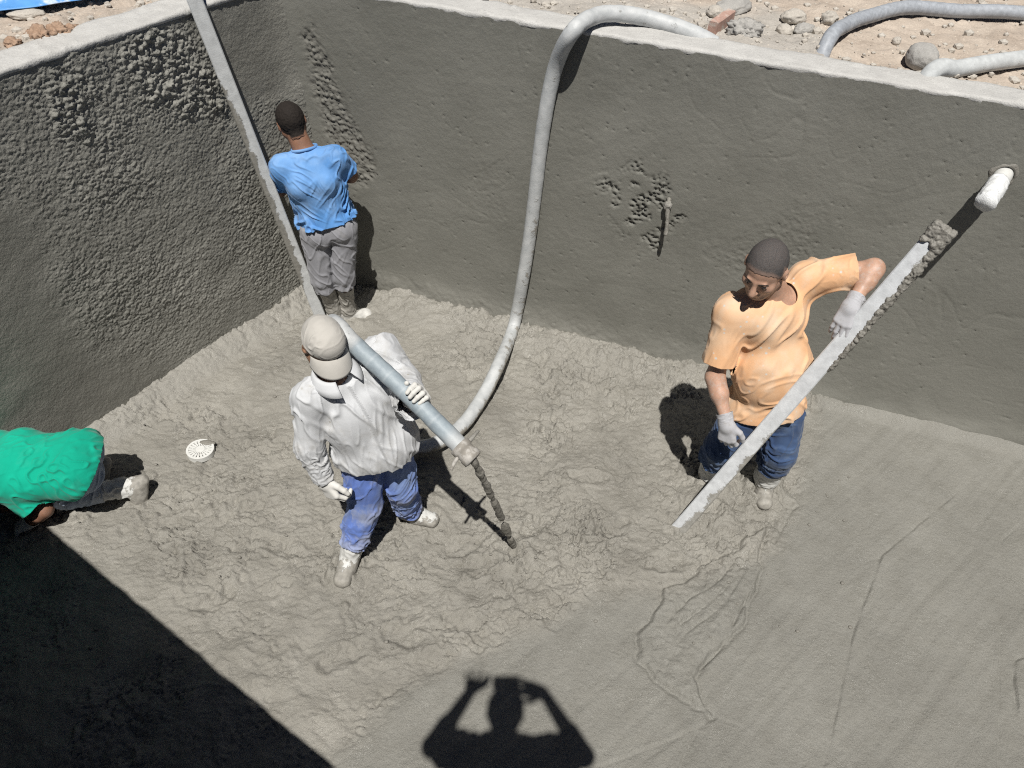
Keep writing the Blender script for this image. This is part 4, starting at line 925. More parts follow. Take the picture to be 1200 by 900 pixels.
H = empty('hose', atz(541, 499, 0), 'thick grey concrete hose hanging over the pool edge and across the white shirt man', 'hose')
band = np.zeros(len(path)); L_ = len(path)
for q in (.845, .875, .9, .93, .95): band[int(q * L_):int(q * L_) + 1] = .22
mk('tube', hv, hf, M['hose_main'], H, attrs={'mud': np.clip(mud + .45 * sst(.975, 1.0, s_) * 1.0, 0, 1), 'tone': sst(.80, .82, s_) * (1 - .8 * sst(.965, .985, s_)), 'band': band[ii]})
axn = nrm(noz - way[-4]); nv, nf = tube([noz + axn * s for s in (-.03, -.028, .0, .004, .03, .034, .062, .066)], [.0415, .050, .051, .045, .045, .049, .048, .034], 28)
nz_o = mk('nozzle', nv, nf, M['nozzle'], H); sd_ = nrm(np.cross(axn, V(0, 0, 1)))
if sd_[0] < 0: sd_ = -sd_
pv, pf = tube(catmull([noz + sd_ * .04 + V(0, 0, .02), noz + sd_ * .075 + V(0, 0, .03), noz + sd_ * .105 + V(0, .01, .025)], 6), np.linspace(.011, .007, 13), 10); mk('clamp_lever', pv, pf, M['cement_pale'], nz_o)
pv, pf = tube(catmull([noz - sd_ * .038 - V(0, 0, .015), noz - sd_ * .065 - V(0, 0, .035), noz - sd_ * .085 - V(0, 0, .06)], 6), np.linspace(.010, .007, 13), 10); mk('clamp_lever', pv, pf, M['nozzle'], nz_o)
# the falling concrete
st0 = noz + axn * .06; st1 = atz(602, 640, .03); Sx = empty('concrete_stream', st1, 'broken stream of wet concrete falling from the hose nozzle', 'concrete')
ctrl = np.array([st0, st0 * .75 + st1 * .25 + axn * .012, st0 * .5 + st1 * .5 + axn * .016, st0 * .25 + st1 * .75 + axn * .010, st1]); cp = catmull(ctrl, 30); tt = np.linspace(0, 1, len(cp))
rs = np.random.RandomState(21)
for a0, a1, r0 in ((0, .40, .013), (.38, .62, .017), (.67, .84, .015), (.86, 1.02, .012)):
    F = Field(np.minimum(st0, st1) - .12, np.maximum(st0, st1) + .12, .005)
    prev = None
    for q in np.linspace(a0, min(a1, 1.0), int(50 * (a1 - a0)) + 3):
        c_ = cp[min(int(q * (len(cp) - 1)), len(cp) - 1)]; e_ = min(1, 5 * (q - a0) / (a1 - a0) + (1 if a0 == 0 else .25), 5 * (a1 - q) / (a1 - a0) + .25)
        r_ = r0 * (.9 + .5 * float(noise(V(q * 7, a0, 3)[None, :], 5)[0])) * (.4 + .6 * e_)
        if prev is not None: F.cone(prev[0], c_, prev[1], r_, .02)
        prev = (c_, r_)
    Vt, Q_ = F.mesh(); T_ = tris(Q_); Vt = Vt + vnormals(Vt, T_) * (.0075 * fbm(Vt * V(26, 26, 14), 4, 4))[:, None]; mk('slug', Vt, Q_, M['cement'], Sx)
# splashes round the landing place
rs = np.random.RandomState(11); parts = []; v, f = ico(2)
for i in range(70):
    p = atz(rs.normal(625, 35), rs.normal(628, 18)); q = rs.uniform(.004, .012); s = v * q * V(1, rs.uniform(.6, 1), rs.uniform(.5, .9)); p[2] = floor_z(p[0], p[1]) + q * .3; parts.append((p + s, f))
for i in range(160):
    p = atz(rs.uniform(60, 1000), rs.uniform(400, 760)); q = rs.uniform(.004, .013); s = v * q * V(1, rs.uniform(.6, 1), rs.uniform(.5, .9)); p[2] = floor_z(p[0], p[1]) + q * .3
    if p[1] < back_y(p[0], 0) - .05 and p[0] > left_x(p[1], 0) + .05: parts.append((p + s, f))
o = mk('concrete_crumbs', *merge(parts), M['cement'], None, smooth=True); tag(o, 'small splashed crumbs of wet concrete scattered over the floor', 'crumbs', kind='stuff')

# hose lengths lying on the dirt beyond the back wall
def lying_hose(pts, r, mat, label, ribs=False):
    p = catmull(pts, 24); n_ = 18; rad = np.full(len(p), r)
    if ribs:
        p = catmull(pts, 60); s = np.concatenate([[0], np.cumsum(np.linalg.norm(np.diff(p, axis=0), axis=1))]); rad = r * (1 + .05 * np.sin(s / .011 * 2 * math.pi))
    pv, pf = tube(p, rad, n_); o = mk('hose', pv, pf, mat, None, loc=p[len(p) // 2] - V(0, 0, r), attrs={'mud': np.full(len(pv), .30)}); return tag(o, label, 'hose')
def gz(px_, py_, up):
    p = atz(px_, py_, 2.24); return V(p[0], p[1], ground_z(p[0], p[1]) + up)
lying_hose([gz(960, 68, -.03), gz(968, 55, .045), gz(990, 37, .06), gz(1020, 24, .06), gz(1060, 17, .06), gz(1120, 17, .06), gz(1180, 21, .06), gz(1260, 30, .06), gz(1400, 60, .06)], .041, M['hose_ribbed'], 'dark grey ribbed hose arching across the dirt at the upper right', True)
lying_hose([gz(1072, 90, -.03), gz(1090, 87, .035), gz(1120, 83, .055), gz(1160, 77, .058), gz(1210, 70, .06), gz(1300, 58, .06), gz(1420, 50, .06)], .046, M['hose'], 'straight whitish hose lying on the dirt beside the rounded boulder')

# screed bar leaning on the left wall
bt = atz(378, 378, .0); tp = atz(226, 4, 2.27); tp = tp + NL * .03; dirb = nrm(tp - bt); tp2 = tp + dirb * .55
sidev = nrm(np.cross(dirb, -(CAM - (bt + tp) / 2)))
if sidev[0] < 0: sidev = -sidev
bv, bf = box(bt - dirb * .04, tp2, sidev, .030, .080, .084, seg=60)
al = (bv - bt) @ dirb / np.linalg.norm(tp - bt); ac = (bv - (bt + np.outer((bv - bt) @ dirb, dirb))) @ sidev / .04
mudv = np.clip(.33 - .45 * ac * sst(1.0, .6, al) - .22 * sst(.80, 1.05, al) + .12 * sst(.75, .3, al) - .55 * sst(.22, .12, al), 0, 1)
o = empty('screed_bar', bt, 'long cement smeared aluminium bar leaning on the left wall beside the man in blue', 'bar')
mk('bar', bv, bf, M['alu'], o, smooth=False, attrs={'mud': mudv})
# straightedge in the hands of the man in orange
eb = atz(797, 618, .015); et = U(1106, 264, 3.27); dirb = nrm(et - eb); LE = np.linalg.norm(et - eb)
nrmb = nrm((CAM - (eb + et) / 2) * V(1, 1, .8)); sidev = nrm(np.cross(dirb, nrmb))
if sidev[0] < 0: sidev = -sidev
EDGE = dict(a=eb, d=dirb, s=sidev, n=nrm(np.cross(sidev, dirb)))
if EDGE['n'] @ (CAM - eb) < 0: EDGE['n'] = -EDGE['n']
o = empty('straightedge', eb, 'pale aluminium straightedge held slantwise by the man in the orange shirt', 'bar')
bv, bf = box(eb - dirb * .05, et, sidev, .030, .090, .080, seg=60)
al = (bv - eb) @ dirb / LE; ac = ((bv - eb) @ sidev) / .042
mudv = np.clip(.16 + .30 * ac * sst(.6, .95, al) + .4 * sst(.965, 1.0, al) + .2 * sst(.06, .0, al) + .12 * ac + .5 * sst(.75, 1.02, ac) * sst(.55, .35, al), 0, 1)
mk('bar', bv, bf, M['alu_clean'], o, smooth=False, attrs={'mud': mudv})
def crust_mesh(n_, q0, q1, seed, r0, r1, off, tip=False):
    rs = np.random.RandomState(seed); pts = []
    for i in range(n_):
        q = q0 + (q1 - q0) * rs.rand(); g = sst(q0, q1, q)
        p = eb + dirb * LE * q + sidev * (.040 - .008 * g + rs.uniform(-.006, .012 + off * g)) + EDGE['n'] * rs.uniform(-.014, .016); pts.append((p, r0 + (r1 - r0) * g * rs.rand()))
    if tip:
        for i in range(110): pts.append((eb + dirb * LE * rs.uniform(.955, 1.0) + sidev * rs.uniform(-.036, .036) + EDGE['n'] * rs.uniform(-.016, .020), rs.uniform(.006, .013)))
    a_ = np.array([p for p, _ in pts]); F = Field(a_.min(0) - .04, a_.max(0) + .04, .005)
    for p, r_ in pts: F.ball(p, r_, .013)
    Vt, Q = F.mesh(); T = tris(Q); Vt = Vt + vnormals(Vt, T) * (.006 * fbm(Vt * 85, 4, seed))[:, None]; return Vt, Q
mk('cement_crust', *crust_mesh(520, .60, 1.0, 3, .0045, .0125, .016, True), M['cement'], o)

# stones, clods, brick, tarp on the ground beyond the walls
def stone(px_, py_, r, sq, mat, label, seed, name='stone', lum=.18, cat='stone', sink=.35, group=None):
    v, f = ico(4); s = v * V(*sq); s = s * (1 + lum * fbm(v * 1.6 + seed, 4, seed) + (.30 if name == 'clod' else .06) * (1 - 2 * np.abs(fbm(v * (3.2 if name == 'clod' else 4.5) + seed, 4, seed))))[:, None]; a = seed * 1.7; R = np.array([[math.cos(a), -math.sin(a), 0], [math.sin(a), math.cos(a), 0], [0, 0, 1]])
    p = atz(px_, py_, 2.26); p[2] = ground_z(p[0], p[1]) + r * sq[2] * (1 - sink); return tag(mk(name, p + (s @ R.T) * r, f, mat, None, loc=p - V(0, 0, r * sq[2] * .6)), label, cat, group)
stone(1081, 66, .098, (1, .85, .75), M['stone'], 'rounded grey boulder lying on the dirt between the two hoses', 1, lum=.08)
stone(932, 14, .07, (1.1, .8, .6), M['pale_stone'], 'flat pale stone in the dirt, largest of the cluster left of the ribbed hose', 2)
stone(922, 24, .05, (1, .9, .7), M['pale_stone'], 'small pale stone at the left foot of the pale stone cluster', 3)
stone(945, 25, .055, (1.2, .8, .6), M['stone'], 'small grey stone at the right foot of the pale stone cluster', 4)
stone(973, 20, .055, (.9, .8, .8), M['pale_stone'], 'angular tan stone standing apart near the ribbed hose bend', 5, lum=.3)
stone(860, 4, .095, (1.5, .8, .5), M['stone'], 'long low greyish rock above the brick piece', 6)
stone(838, 12, .05, (1, .9, .7), M['pale_stone'], 'small beige stone left of the long low rock', 7)
stone(846, 8, .045, (1, .8, .8), M['stone'], 'small grey stone touching the long low rock', 17)
stone(1058, 6, .03, (1.2, .8, .6), M['pale_stone'], 'tiny white stone above the arch of the ribbed hose', 8)
stone(1016, 7, .03, (1.4, .8, .6), M['pale_stone'], 'small flat white stone beyond the top of the ribbed hose', 9)
stone(1053, 42, .03, (.8, .8, .9), M['pale_stone'], 'small tan stone under the arch of the ribbed hose', 10)
stone(872, 33, .066, (1.3, .8, .7), M['stone'], 'ragged dark bottomed cement clod right of the brick piece', 11, 'clod', .45, 'clod', .5)
for px_, py_, r_, lb in ((26, 46, .085, 'reddish broken clod on the dirt behind the left wall, largest of the heap'), (46, 36, .055, 'reddish clod on top of the dirt heap, right beside the largest clod'), (66, 30, .055, 'brown clod at the middle of the dirt heap'), (80, 27, .032, 'small brown clod at the right end of the dirt heap'),
                         (12, 44, .035, 'small pale red clod at the left end of the dirt heap'), (38, 52, .030, 'small clod fallen in front of the dirt heap towards the coping')):
    stone(px_, py_, r_, (1.1, .9, .7), M['clod'], lb, int(px_), 'clod', .5, 'clod', .75)
stone(28, 7, .05, (1.8, .8, .5), M['pale_stone'], 'pale stone at the foot of the blue tarpaulin', 15)
stone(150, 14, .07, (1.2, .8, .6), M['pale_stone'], 'pale beige stone beside the left coping near the screed bar', 16)
p0 = gz(836, 34, .03); p1 = gz(852, 25, .03); bv, bf = box(p0 - nrm(p1 - p0) * .02, p1 + nrm(p1 - p0) * .03, V(0, 0, 1), .055, .085, bev=.005, seg=6); bv = bv + .003 * np.stack([noise(bv * 30, i) for i in range(3)], 1)
tag(mk('brick', bv, bf, M['brick'], None, loc=(p0 + p1) / 2 - V(0, 0, .03), smooth=False), 'broken reddish brick piece lying at the edge of the back coping', 'brick')
rs = np.random.RandomState(8); parts = []; v, f = ico(1)
for i in range(3200):
    e = rs.randint(0, 2); tq = rs.rand() ** .8; off = .24 + rs.rand() ** 1.3 * 1.9
    if e == 0: q = C1 + (C2 - C1) * tq * .7 + nn[0] * off
    else: q = C1 + (C4 - C1) * tq + nn[3] * off
    r_ = .004 + .034 * rs.rand() ** 5; parts.append((V(q[0], q[1], 0), r_))
gxy = GP[:, :2]; qq = np.array([p[:2] for p, _ in parts]); zz = []
for s in range(0, len(qq), 50):
    blk = qq[s:s + 50]; sel = (np.abs(gxy[:, 0] - blk[:, 0].mean()) < 6)
    zz += [GP[np.argmin((gxy[:, 0] - a) ** 2 + (gxy[:, 1] - b) ** 2), 2] for a, b in blk[:0]]
# heights by a coarse hash of the ground sheet
key = {}
for i, (a, b) in enumerate(np.floor(gxy / .04).astype(int)):
    if (a, b) not in key: key[(a, b)] = GP[i, 2]
out = []
for p, r_ in parts:
    z = key.get((int(math.floor(p[0] / .04)), int(math.floor(p[1] / .04))), ZT - .02); out.append((V(p[0], p[1], z + r_ * .2) + v * r_ * V(1, rs.uniform(.6, 1), rs.uniform(.5, .9)) * (1 + .2 * noise(v * 1.3 + p, 1))[:, None], f))
tag(mk('gravel', *merge(out), M['pale_stone'], None, smooth=False), 'loose gravel scattered over the pale dirt beyond the pool walls', 'gravel', kind='stuff')
# tarpaulin
ta = atz(-40, 18, 2.25); tb = atz(165, -10, 2.25); dt = nrm(tb - ta); ot = V(-dt[1], dt[0], 0)
if ot @ V(*nn[3], 0) < 0: ot = -ot
i, j = np.meshgrid(np.linspace(-1.2, np.linalg.norm(tb - ta), 130), np.linspace(0, 1.5, 90), indexing='ij'); P = ta + i.ravel()[:, None] * dt + j.ravel()[:, None] * ot
P[:, 2] = ZT + .02 + .07 * sst(0, .25, j.ravel()) + .05 * np.abs(fbm(P * 3, 3, 2)) * sst(0, .2, j.ravel()) + .03 * (1 - 2 * np.abs(noise(P * V(3, 9, 1), 5))) * sst(0, .1, j.ravel()); P += ot * (.05 * noise(P * 3.5, 7))[:, None]
tag(mk('tarpaulin', P, grid_faces(130, 90), M['tarp'], None, loc=ta, solid=.004), 'crumpled bright blue tarpaulin spread on the dirt at the upper left corner', 'tarpaulin')

# ------------------------------------------------------------------ people
SK = skin('tanned_skin', (.34, .195, .125)); SKD = skin('dark_tanned_skin', (.24, .125, .08), .1); SKA = skin('dusty_skin', (.48, .29, .205), .6)
M['sh_blue'] = cloth('sky_blue_cotton', (.095, .25, .54), (.32, .44, .62), .24, 3.2, var=.14, fade=(.19, .36, .65))
M['sh_white'] = cloth('soiled_white_cotton', (.55, .56, .575), (.39, .375, .345), .27, 9, var=.07, specks=26)
M['sh_orange'] = cloth('faded_orange_cotton', (.70, .41, .225), (.66, .56, .45), .22, 8, var=.06, fade=(.72, .50, .33), specks=24, speckc=(.6, .57, .52))
M['sh_green'] = cloth('emerald_cotton', (.004, .34, .225), (.08, .43, .32), .08, 7, var=.14)
M['tr_grey'] = cloth('grey_sweat_fabric', (.27, .27, .29), (.38, .37, .35), .16, 8, var=.10)
M['tr_blue'] = cloth('cobalt_work_cotton', (.11, .18, .47), (.42, .43, .46), .30, 7, var=.22, fade=(.24, .33, .56))
M['tr_jean'] = cloth('wet_blue_denim', (.035, .062, .135), (.16, .20, .26), .26, 9, var=.28, fade=(.075, .125, .235))
M['tr_pale'] = cloth('pale_denim', (.30, .36, .46), (.55, .56, .58), .34, 8, var=.18)
M['glove_w'] = cloth('white_work_glove', (.62, .61, .58), (.35, .33, .30), .14, 30, var=.06)
M['glove_g'] = cloth('grey_work_glove', (.44, .44, .46), (.30, .285, .26), .30, 34, var=.10)
M['cap'] = cloth('beige_cap_cotton', (.46, .44, .405), (.36, .345, .315), .16, 9, var=.06)
M['boot_w'] = mud_mix('white_rubber_boot', (.56, .56, .54), (.30, .285, .255), 'mud', .6, 1.0, 30)
M['boot_g'] = mud_mix('cement_coated_boot', (.55, .54, .51), (.34, .325, .295), 'mud', .7, .6, 22)
M['ph_shirt'] = cloth('dark_shirt', (.06, .07, .09)); M['ph_trousers'] = cloth('dark_trousers', (.04, .04, .05)); M['shoe'] = plain('dark_shoe', (.03, .03, .03))
GRP = 'workers rendering the pool'

def build_white():
    tH = .53; hc = sh2 + (noz - sh2) * tH                         # hose centre under his hand
    J = dict(head=atz(379, 402, 1.50), neck=atz(389, 438, 1.355), pel=atz(437, 520, .86), rs=atz(364, 466, 1.27), ls=atz(443, 415, 1.29), re=atz(362, 522, 1.0), rw=atz(379, 562, .78),
             rh=atz(421, 527, .84), lh=atz(457, 515, .84), rk=atz(428, 590, .46), ra=atz(410, 650, .085), lk=atz(470, 570, .46), la=atz(480, 597, .085))
    hx = nrm(noz - sh2); vc = CAM - hc; vc = nrm(vc - hx * (vc @ hx)); vr = np.cross(vc, hx)
    if vr[0] < 0: vr = -vr
    J['lw'] = hc - vc * .066 - vr * .012; J['le'] = mid(J['ls'], J['lw'], .5) + vr * .012 - vc * .10
    p = Person(J, 'man in white shirt and beige cap with the thick hose over his shoulder', GRP, 1.0, V(.55, -.66, -.50), V(.25, -.30, .9), hs=1.08)
    p.body(SK)
    def wr(P, s):
        u = folds(P, s.up * .9 + s.right * .35, .07, .0062, 3, .05, .30) + .6 * folds(P, s.up - s.right * .4, .04, .004, 14, .06, .3)
        for sd in 'rl':
            d, t = dcone(P, J[sd + 'e'], J[sd + 'w'], .05, .05); k = sst(.05, .0, d); ax = nrm(J[sd + 'w'] - J[sd + 'e'])
            u = u * (1 - k) + k * (folds(P, np.cross(ax, V(0, 0, 1)), .032, .007, 24) * sst(-.6, .5, t) + folds(P, ax, .05, .005, 25))
        # placket step of the open shirt front, running down and outwards
        q = P - J['neck']; lx = q @ s.right; lz = q @ s.up; fr = (q @ s.fwd) > -.02
        e = lx - (-.01 + .10 * (-lz)); u = u + .013 * sst(.006, -.006, e) * fr * (lz < -.04) * sst(-.12, -.05, lx * 0 - .05 + 0 * lx) + .012 * sst(.006, -.006, e) * fr * (lz < -.04)
        return u
    p.shirt(M['sh_white'], -.06, .018, long=True, wr=wr, neck=.078, flare=.028, drape=.004, hemn=p.up - p.right * .25 + p.fwd * .1)
    nb = J['neck'] + p.fwd * .02 + p.up * .03; cv = []; na = 40
    for i in range(na):
        an = math.radians(28 + 304 * i / (na - 1)); dr = p.fwd * math.cos(an) + p.right * math.sin(an); op = .016 * max(0, math.cos(an))
        for r_, z_ in ((.070, .006), (.073, .030), (.080, .036), (.092, .026), (.106, .004), (.114 + op, -.010 - op)): cv.append(nb + dr * r_ + p.up * (z_ - .030 * max(0, math.cos(an)) - .012))
    mk('collar', np.array(cv), grid_faces(na, 6), M['sh_white'], p.root, solid=.003, soff=0)
    def wt(P, s):
        u = 0
        for sd in 'rl':
            ax = nrm(J[sd + 'a'] - J[sd + 'k']); u = u + .5 * folds(P, ax + .5 * s.hr, .055, .009, 33 + ord(sd))
            d, t = dcone(P, J[sd + 'k'], J[sd + 'a'], .08, .07); u = u + (d < .03) * folds(P, np.cross(ax, s.hf) , .045, .006, 40) * sst(.2, .7, t)
        return u + .010 * noise(P * 9, 6)
    p.trousers(M['tr_blue'], e=.018, ek=.030, ea=.036, waist=.16, wr=wt, cuffs=dict(r=.74, l=.88))
    boot(p.root, J['rk'], J['ra'], J['ra'] + V(-.03, -.20, -.05), M['boot_w'], .24, muddy=.10); boot(p.root, J['lk'], J['la'], J['la'] + V(.22, -.05, -.05), M['boot_w'], .20, muddy=.07)
    glove(p.root, J['rw'], J['re'], V(.45, -.35, -.75), V(.5, .55, -.2), V(.6, -.6, .1), M['glove_w'], .05, curl=.75, sc=1.12)
    glove(p.root, J['lw'], J['le'], vr * .72 + vc * .69, -vr * .69 + vc * .72, -hx, M['glove_w'], .04, sc=1.14, curls=(.85, .9, .9, .85), thumb_close=.6, spread=.16)
    # cap: crown and brim
    c = p.hp(0, -.012, .022); F = Field(c - .16, c + .16, .0045); R = (p.hrt, p.hf_, p.hu); F.ell(c + p.hu * .006, R, (.091, .108, .100), .02); F.ell(c + p.hf_ * .04 + p.hu * .042, R, (.072, .068, .058), .03)
    Vt, Q = F.mesh(); T = tris(Q); q = Vt - J['head']; x, y, z = q @ p.hrt, q @ p.hf_, q @ p.hu; an = np.arctan2(x, y)
    Vt = Vt + vnormals(Vt, T) * (folds(Vt, p.hf_ * .4 + p.hrt, .05, .0026, 5) + .0018 * sst(.03, 0, np.abs(np.sin(an * 3))) )[:, None]
    Vt, T, _ = clip(Vt, T, z - (.022 + .10 * y)); co = mk('cap', Vt, T, M['cap'], p.root, solid=.003)
    Vb = []; nt, nr_ = 36, 12
    for i in range(nt):
        th = (i / (nt - 1) - .5) * 2.3
        for j in range(nr_):
            r = j / (nr_ - 1); ext = .074 * max(0, math.cos(th * 1.25)) ** .55 if abs(th * 1.25) < 1.57 else 0
            Vb.append(p.hp(math.sin(th) * (.085 + ext * r * .38), math.cos(th) * (.101 + 0 * r) - .006 + ext * r, .036 - .03 * r * r - .030 * (math.sin(th)) ** 2 - .012 * r))
    mk('brim', np.array(Vb), grid_faces(nt, nr_), M['cap'], co, solid=.004, soff=0)
    return p

def build_orange():
    J = dict(head=U(897, 314, 3.285), neck=U(910, 352, 3.40), pel=U(895, 478, 3.30), rs=U(858, 366, 3.33), ls=U(945, 326, 3.46), re=U(838, 442, 3.22), rw=U(852, 496, 3.05), le=U(1024, 315, 3.42), lw=U(998, 357, 3.26),
             rh=U(872, 488, 3.28), lh=U(917, 484, 3.31), rk=U(845, 525, 3.26), ra=U(832, 558, 3.38), lk=U(913, 530, 3.24), la=U(896, 564, 3.33))
    p = Person(J, 'man in orange shirt and jeans bending over the straightedge in the wet concrete', GRP, 1.16, V(-.46, -.74, -.44), V(-.2, -.38, .88), belly=.045, hs=1.25)
    p.body(SKA, stubble=.34); p.hair(M['hair_grey'], .0015, base=.018, slope=.60, lump=.0012, thick=.001, thin=.36, wide=.045)
    def wr(P, s):
        q = P - J['neck']; lx, lz, lf = q @ s.right, q @ s.up, q @ s.fwd
        low = sst(-.28, -.40, lz); sag = P + np.outer(2.2 * lx * lx, s.up)
        u = (1 - low) * folds(P, s.up * .75 - s.right * .65, .085, .0065, 3, .06, .35) + low * folds(sag, s.right, .065, .0065, 6, .05, .25)
        for sd in 'rl':
            d, t = dcone(P, J[sd + 's'], J[sd + 'e'], .06, .06); k = sst(.04, .0, d); ax = nrm(J[sd + 'e'] - J[sd + 's']); u = u * (1 - k) + k * folds(P, np.cross(ax, V(0, .4, 1)) + .5 * ax, .038, .006, 26)
        return u
    p.shirt(M['sh_orange'], .0, .018, .76, .026, wr=wr, neck=.085, flare=.02, drape=.02, band=.0, nf=.036, nu=.035)
    def wt(P, s):
        return folds(P, s.hr + .3 * s.up, .05, .007, 30) * .8 + folds(P, s.up, .06, .006, 31) * .6
    p.trousers(M['tr_jean'], e=.020, ek=.044, ea=.056, waist=.10, wr=wt, cuffs=dict(r=.38, l=.40))
    boot(p.root, J['rk'], J['ra'], J['ra'] + V(-.02, -.2, -.05), M['boot_w'], .28, shaft=.080, muddy=.13); boot(p.root, J['lk'], J['la'], J['la'] + V(-.02, -.2, -.05), M['boot_w'], .28, shaft=.080, muddy=.12)
    E = EDGE
    glove(p.root, J['rw'], J['re'], V(.16, -.28, -.85), E['n'] * -1 + V(.3, .5, 0), V(.8, -.3, .2), M['glove_g'], .055, curl=.62, sc=1.15, spread=.08)
    glove(p.root, J['lw'], J['le'], V(-.28, -.45, -.85), V(.4, .55, -.5), V(.45, -.5, .5), M['glove_g'], .055, curl=.34, sc=1.16, spread=.13)
    return p

def build_blue():
    J = dict(head=U(341, 142, 4.78), neck=U(357, 176, 4.71), pel=U(384, 262, 4.665), rs=U(392, 186, 4.71), ls=U(331, 196, 4.64), re=U(411, 206, 4.83), rw=U(392, 205, 5.02), le=U(328, 222, 4.76), lw=U(345, 205, 4.96),
             rh=U(402, 268, 4.66), lh=U(368, 269, 4.62), rk=U(402, 322, 4.66), ra=U(408, 366, 4.74), lk=U(378, 326, 4.61), la=U(393, 366, 4.70))
    p = Person(J, 'man in sky blue shirt and grey trousers facing the wall corner', GRP, 1.0, V(-.42, .84, -.30), V(-.30, .2, .93), hs=1.06)
    p.body(SKD, hands=dict(r=dict(fd=V(-.3, .8, .5), pd=V(-.3, .9, -.1), thumb_side=V(-1, 0, .4)), l=dict(fd=V(.3, .8, .5), pd=V(.2, .9, -.1), thumb_side=V(1, 0, .4)))); p.hair(M['hair'], .006)
    def wr(P, s):
        q = P - J['neck']; lx, lz = q @ s.right, q @ s.up; up_ = sst(-.50, -.12, lz)
        a = folds(P, s.up - s.right * .9, .05, .012, 3, .08, .5); b = folds(P, s.up + s.right * .9, .05, .012, 5, .08, .5)
        k = sst(-.05, .05, lx); u = (a * (1 - k) + b * k) * (1 - .65 * up_) + .5 * folds(P, s.up, .035, .005, 8) * sst(-.1, -.3, lz)
        return u
    p.shirt(M['sh_blue'], .03, .015, .66, .024, wr=wr, neck=.078, nf=.012, nu=.045, drape=.018, band=.002)
    def wt(P, s):
        u = folds(P, s.up + .7 * s.hr, .06, .0052, 30, .06, .3) * .6 + folds(P, s.up - .7 * s.hr, .06, .0052, 32, .06, .3) * .6
        for sd in 'rl':
            d, t = dcone(P, J[sd + 'k'], J[sd + 'a'], .08, .07); u = u + (d < .04) * folds(P, s.hr, .035, .004, 37) * sst(.0, .35, t)
        return u
    p.trousers(M['tr_grey'], e=.012, ek=.026, ea=.034, waist=.10, wr=wt, cuffs=dict(r=.20, l=.22))
    boot(p.root, J['rk'], J['ra'], J['ra'] + V(.19, .08, -.05), M['boot_g'], .29, rev=True); boot(p.root, J['lk'], J['la'], J['la'] + V(.12, .12, -.05), M['boot_g'], .29, rev=True)
    return p

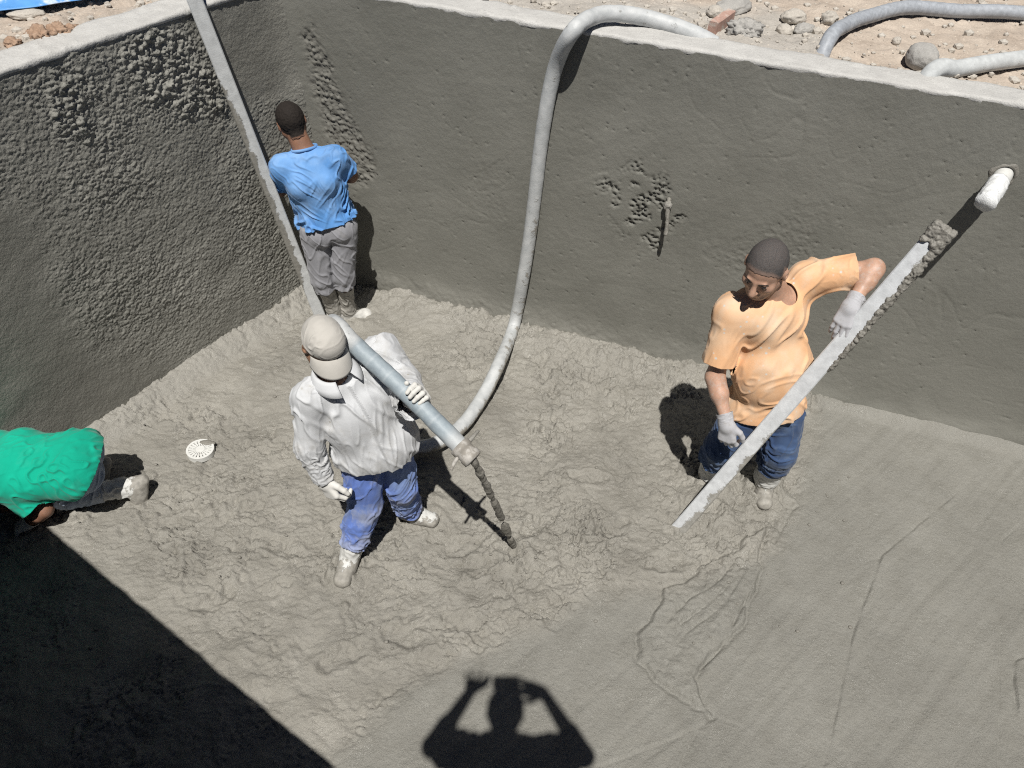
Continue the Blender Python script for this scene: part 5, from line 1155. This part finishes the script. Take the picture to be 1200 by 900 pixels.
def build_green():
    J = dict(head=atz(-54, 580, .31), neck=atz(-32, 552, .39), pel=atz(88, 545, .37), rs=atz(-5, 523, .38), ls=atz(4, 566, .35), re=atz(12, 585, .13), rw=atz(-8, 600, .06), le=atz(52, 597, .17), lw=atz(34, 612, .07),
             rh=atz(94, 536, .36), lh=atz(96, 557, .35), lk=atz(50, 586, .12), la=atz(156, 570, .085), rk=atz(38, 556, .12), ra=atz(112, 548, .085))
    p = Person(J, 'man in emerald green shirt kneeling bent over at the black shadow edge', GRP, 1.0, V(-.5, -.15, -.85), V(-.8, .1, .5))
    p.body(SKD); p.hair(M['hair'], .007)
    def wr(P, s):
        q = P - J['pel']; lz = q @ s.up
        u = folds(P, np.array([.35, .5, -.85]), .055, .006, 3, .05, .22) * sst(.45, .12, lz) + .35 * folds(P, s.up + .4 * V(0, -.6, -.8), .08, .005, 9, .06, .3)
        return u
    p.shirt(M['sh_green'], -.085, .022, .78, .035, wr=wr, neck=.08, flare=.028, drape=.03, hemn=p.up - p.fwd * .75)
    p.trousers(M['tr_pale'], e=.016, ek=.022, ea=.03, waist=.14, wr=lambda P, s: folds(P, V(.3, .6, .7), .05, .007, 4), cuffs=dict(r=.60, l=.66))
    for sd in 'lr':
        ad = nrm(J[sd + 'a'] - J[sd + 'k']); boot(p.root, J[sd + 'k'], J[sd + 'a'], J[sd + 'a'] + V(.12, .02, -.14), M['boot_w'], .20, muddy=.10, up=nrm(-ad + V(0, 0, .25)))
    glove(p.root, J['lw'], J['le'], V(-.8, -.1, -.5), V(-.2, .1, -.9), V(.1, .9, .1), M['glove_w'], .03, curl=.5); glove(p.root, J['rw'], J['re'], V(-.8, -.1, -.5), V(-.2, .1, -.9), V(.1, -.9, .1), M['glove_w'], .05, curl=.5)
    return p

def build_photographer():
    def sd_(px, py, Y): g = atz(px, py); return g - SUN * ((g[1] - Y) / SUN[1])
    J = dict(head=V(0.004, -.165, 3.93), neck=V(.008, -.20, 3.72), pel=V(0, -.30, 3.16), ls=sd_(541, 882, -.19), rs=sd_(647, 884, -.19), le=sd_(507, 875, -.12), re=sd_(684, 886, -.14), lw=sd_(553, 808, .0), rw=sd_(637, 812, -.07),
             lh=V(-.09, -.30, 3.14), rh=V(.09, -.30, 3.14), lk=V(-.10, -.28, 2.72), rk=V(.10, -.30, 2.72), la=V(-.11, -.33, 2.33), ra=V(.11, -.40, 2.33))
    p = Person(J, 'photographer on the near wall with both arms raised, seen as the shadow on the slab', None, 1.12, V(0, .9, -.35), V(0, .35, .9))
    p.body(SK, .0065, hands=dict(l=dict(fd=V(.06, -.05, 1), pd=V(.15, 1, .1), thumb_side=V(.9, .1, -.1), spread=.36, curl=.08, sc=1.05), r=dict(fd=V(-.85, -.02, .38), pd=V(-.3, .5, -.6), thumb_side=V(-.4, .2, -.8), curl=.3)))
    p.hair(M['hair'], .010); p.shirt(M['ph_shirt'], -.05, .018, .6, .03, h=.009, wr=lambda P, s: folds(P, s.up, .06, .006, 3)); p.trousers(M['ph_trousers'], .92, h=.009)
    for sd in 'lr': boot(p.root, J[sd + 'k'], J[sd + 'a'], J[sd + 'a'] + V(0, .2, -.05), M['shoe'], .08, .007)
    fx = _f; c = CAM - fx * .012; bv, bf = box(c - _r * .068, c + _r * .068, _u, .009, .07, .07, .003, 6)
    ph = mk('phone', bv, bf, M['shoe'], None, loc=c, smooth=False); tag(ph, 'dark phone held up by the photographer above the near wall', 'phone')
    return p
for f_ in (build_white, build_orange, build_blue, build_green, build_photographer):
    f_()
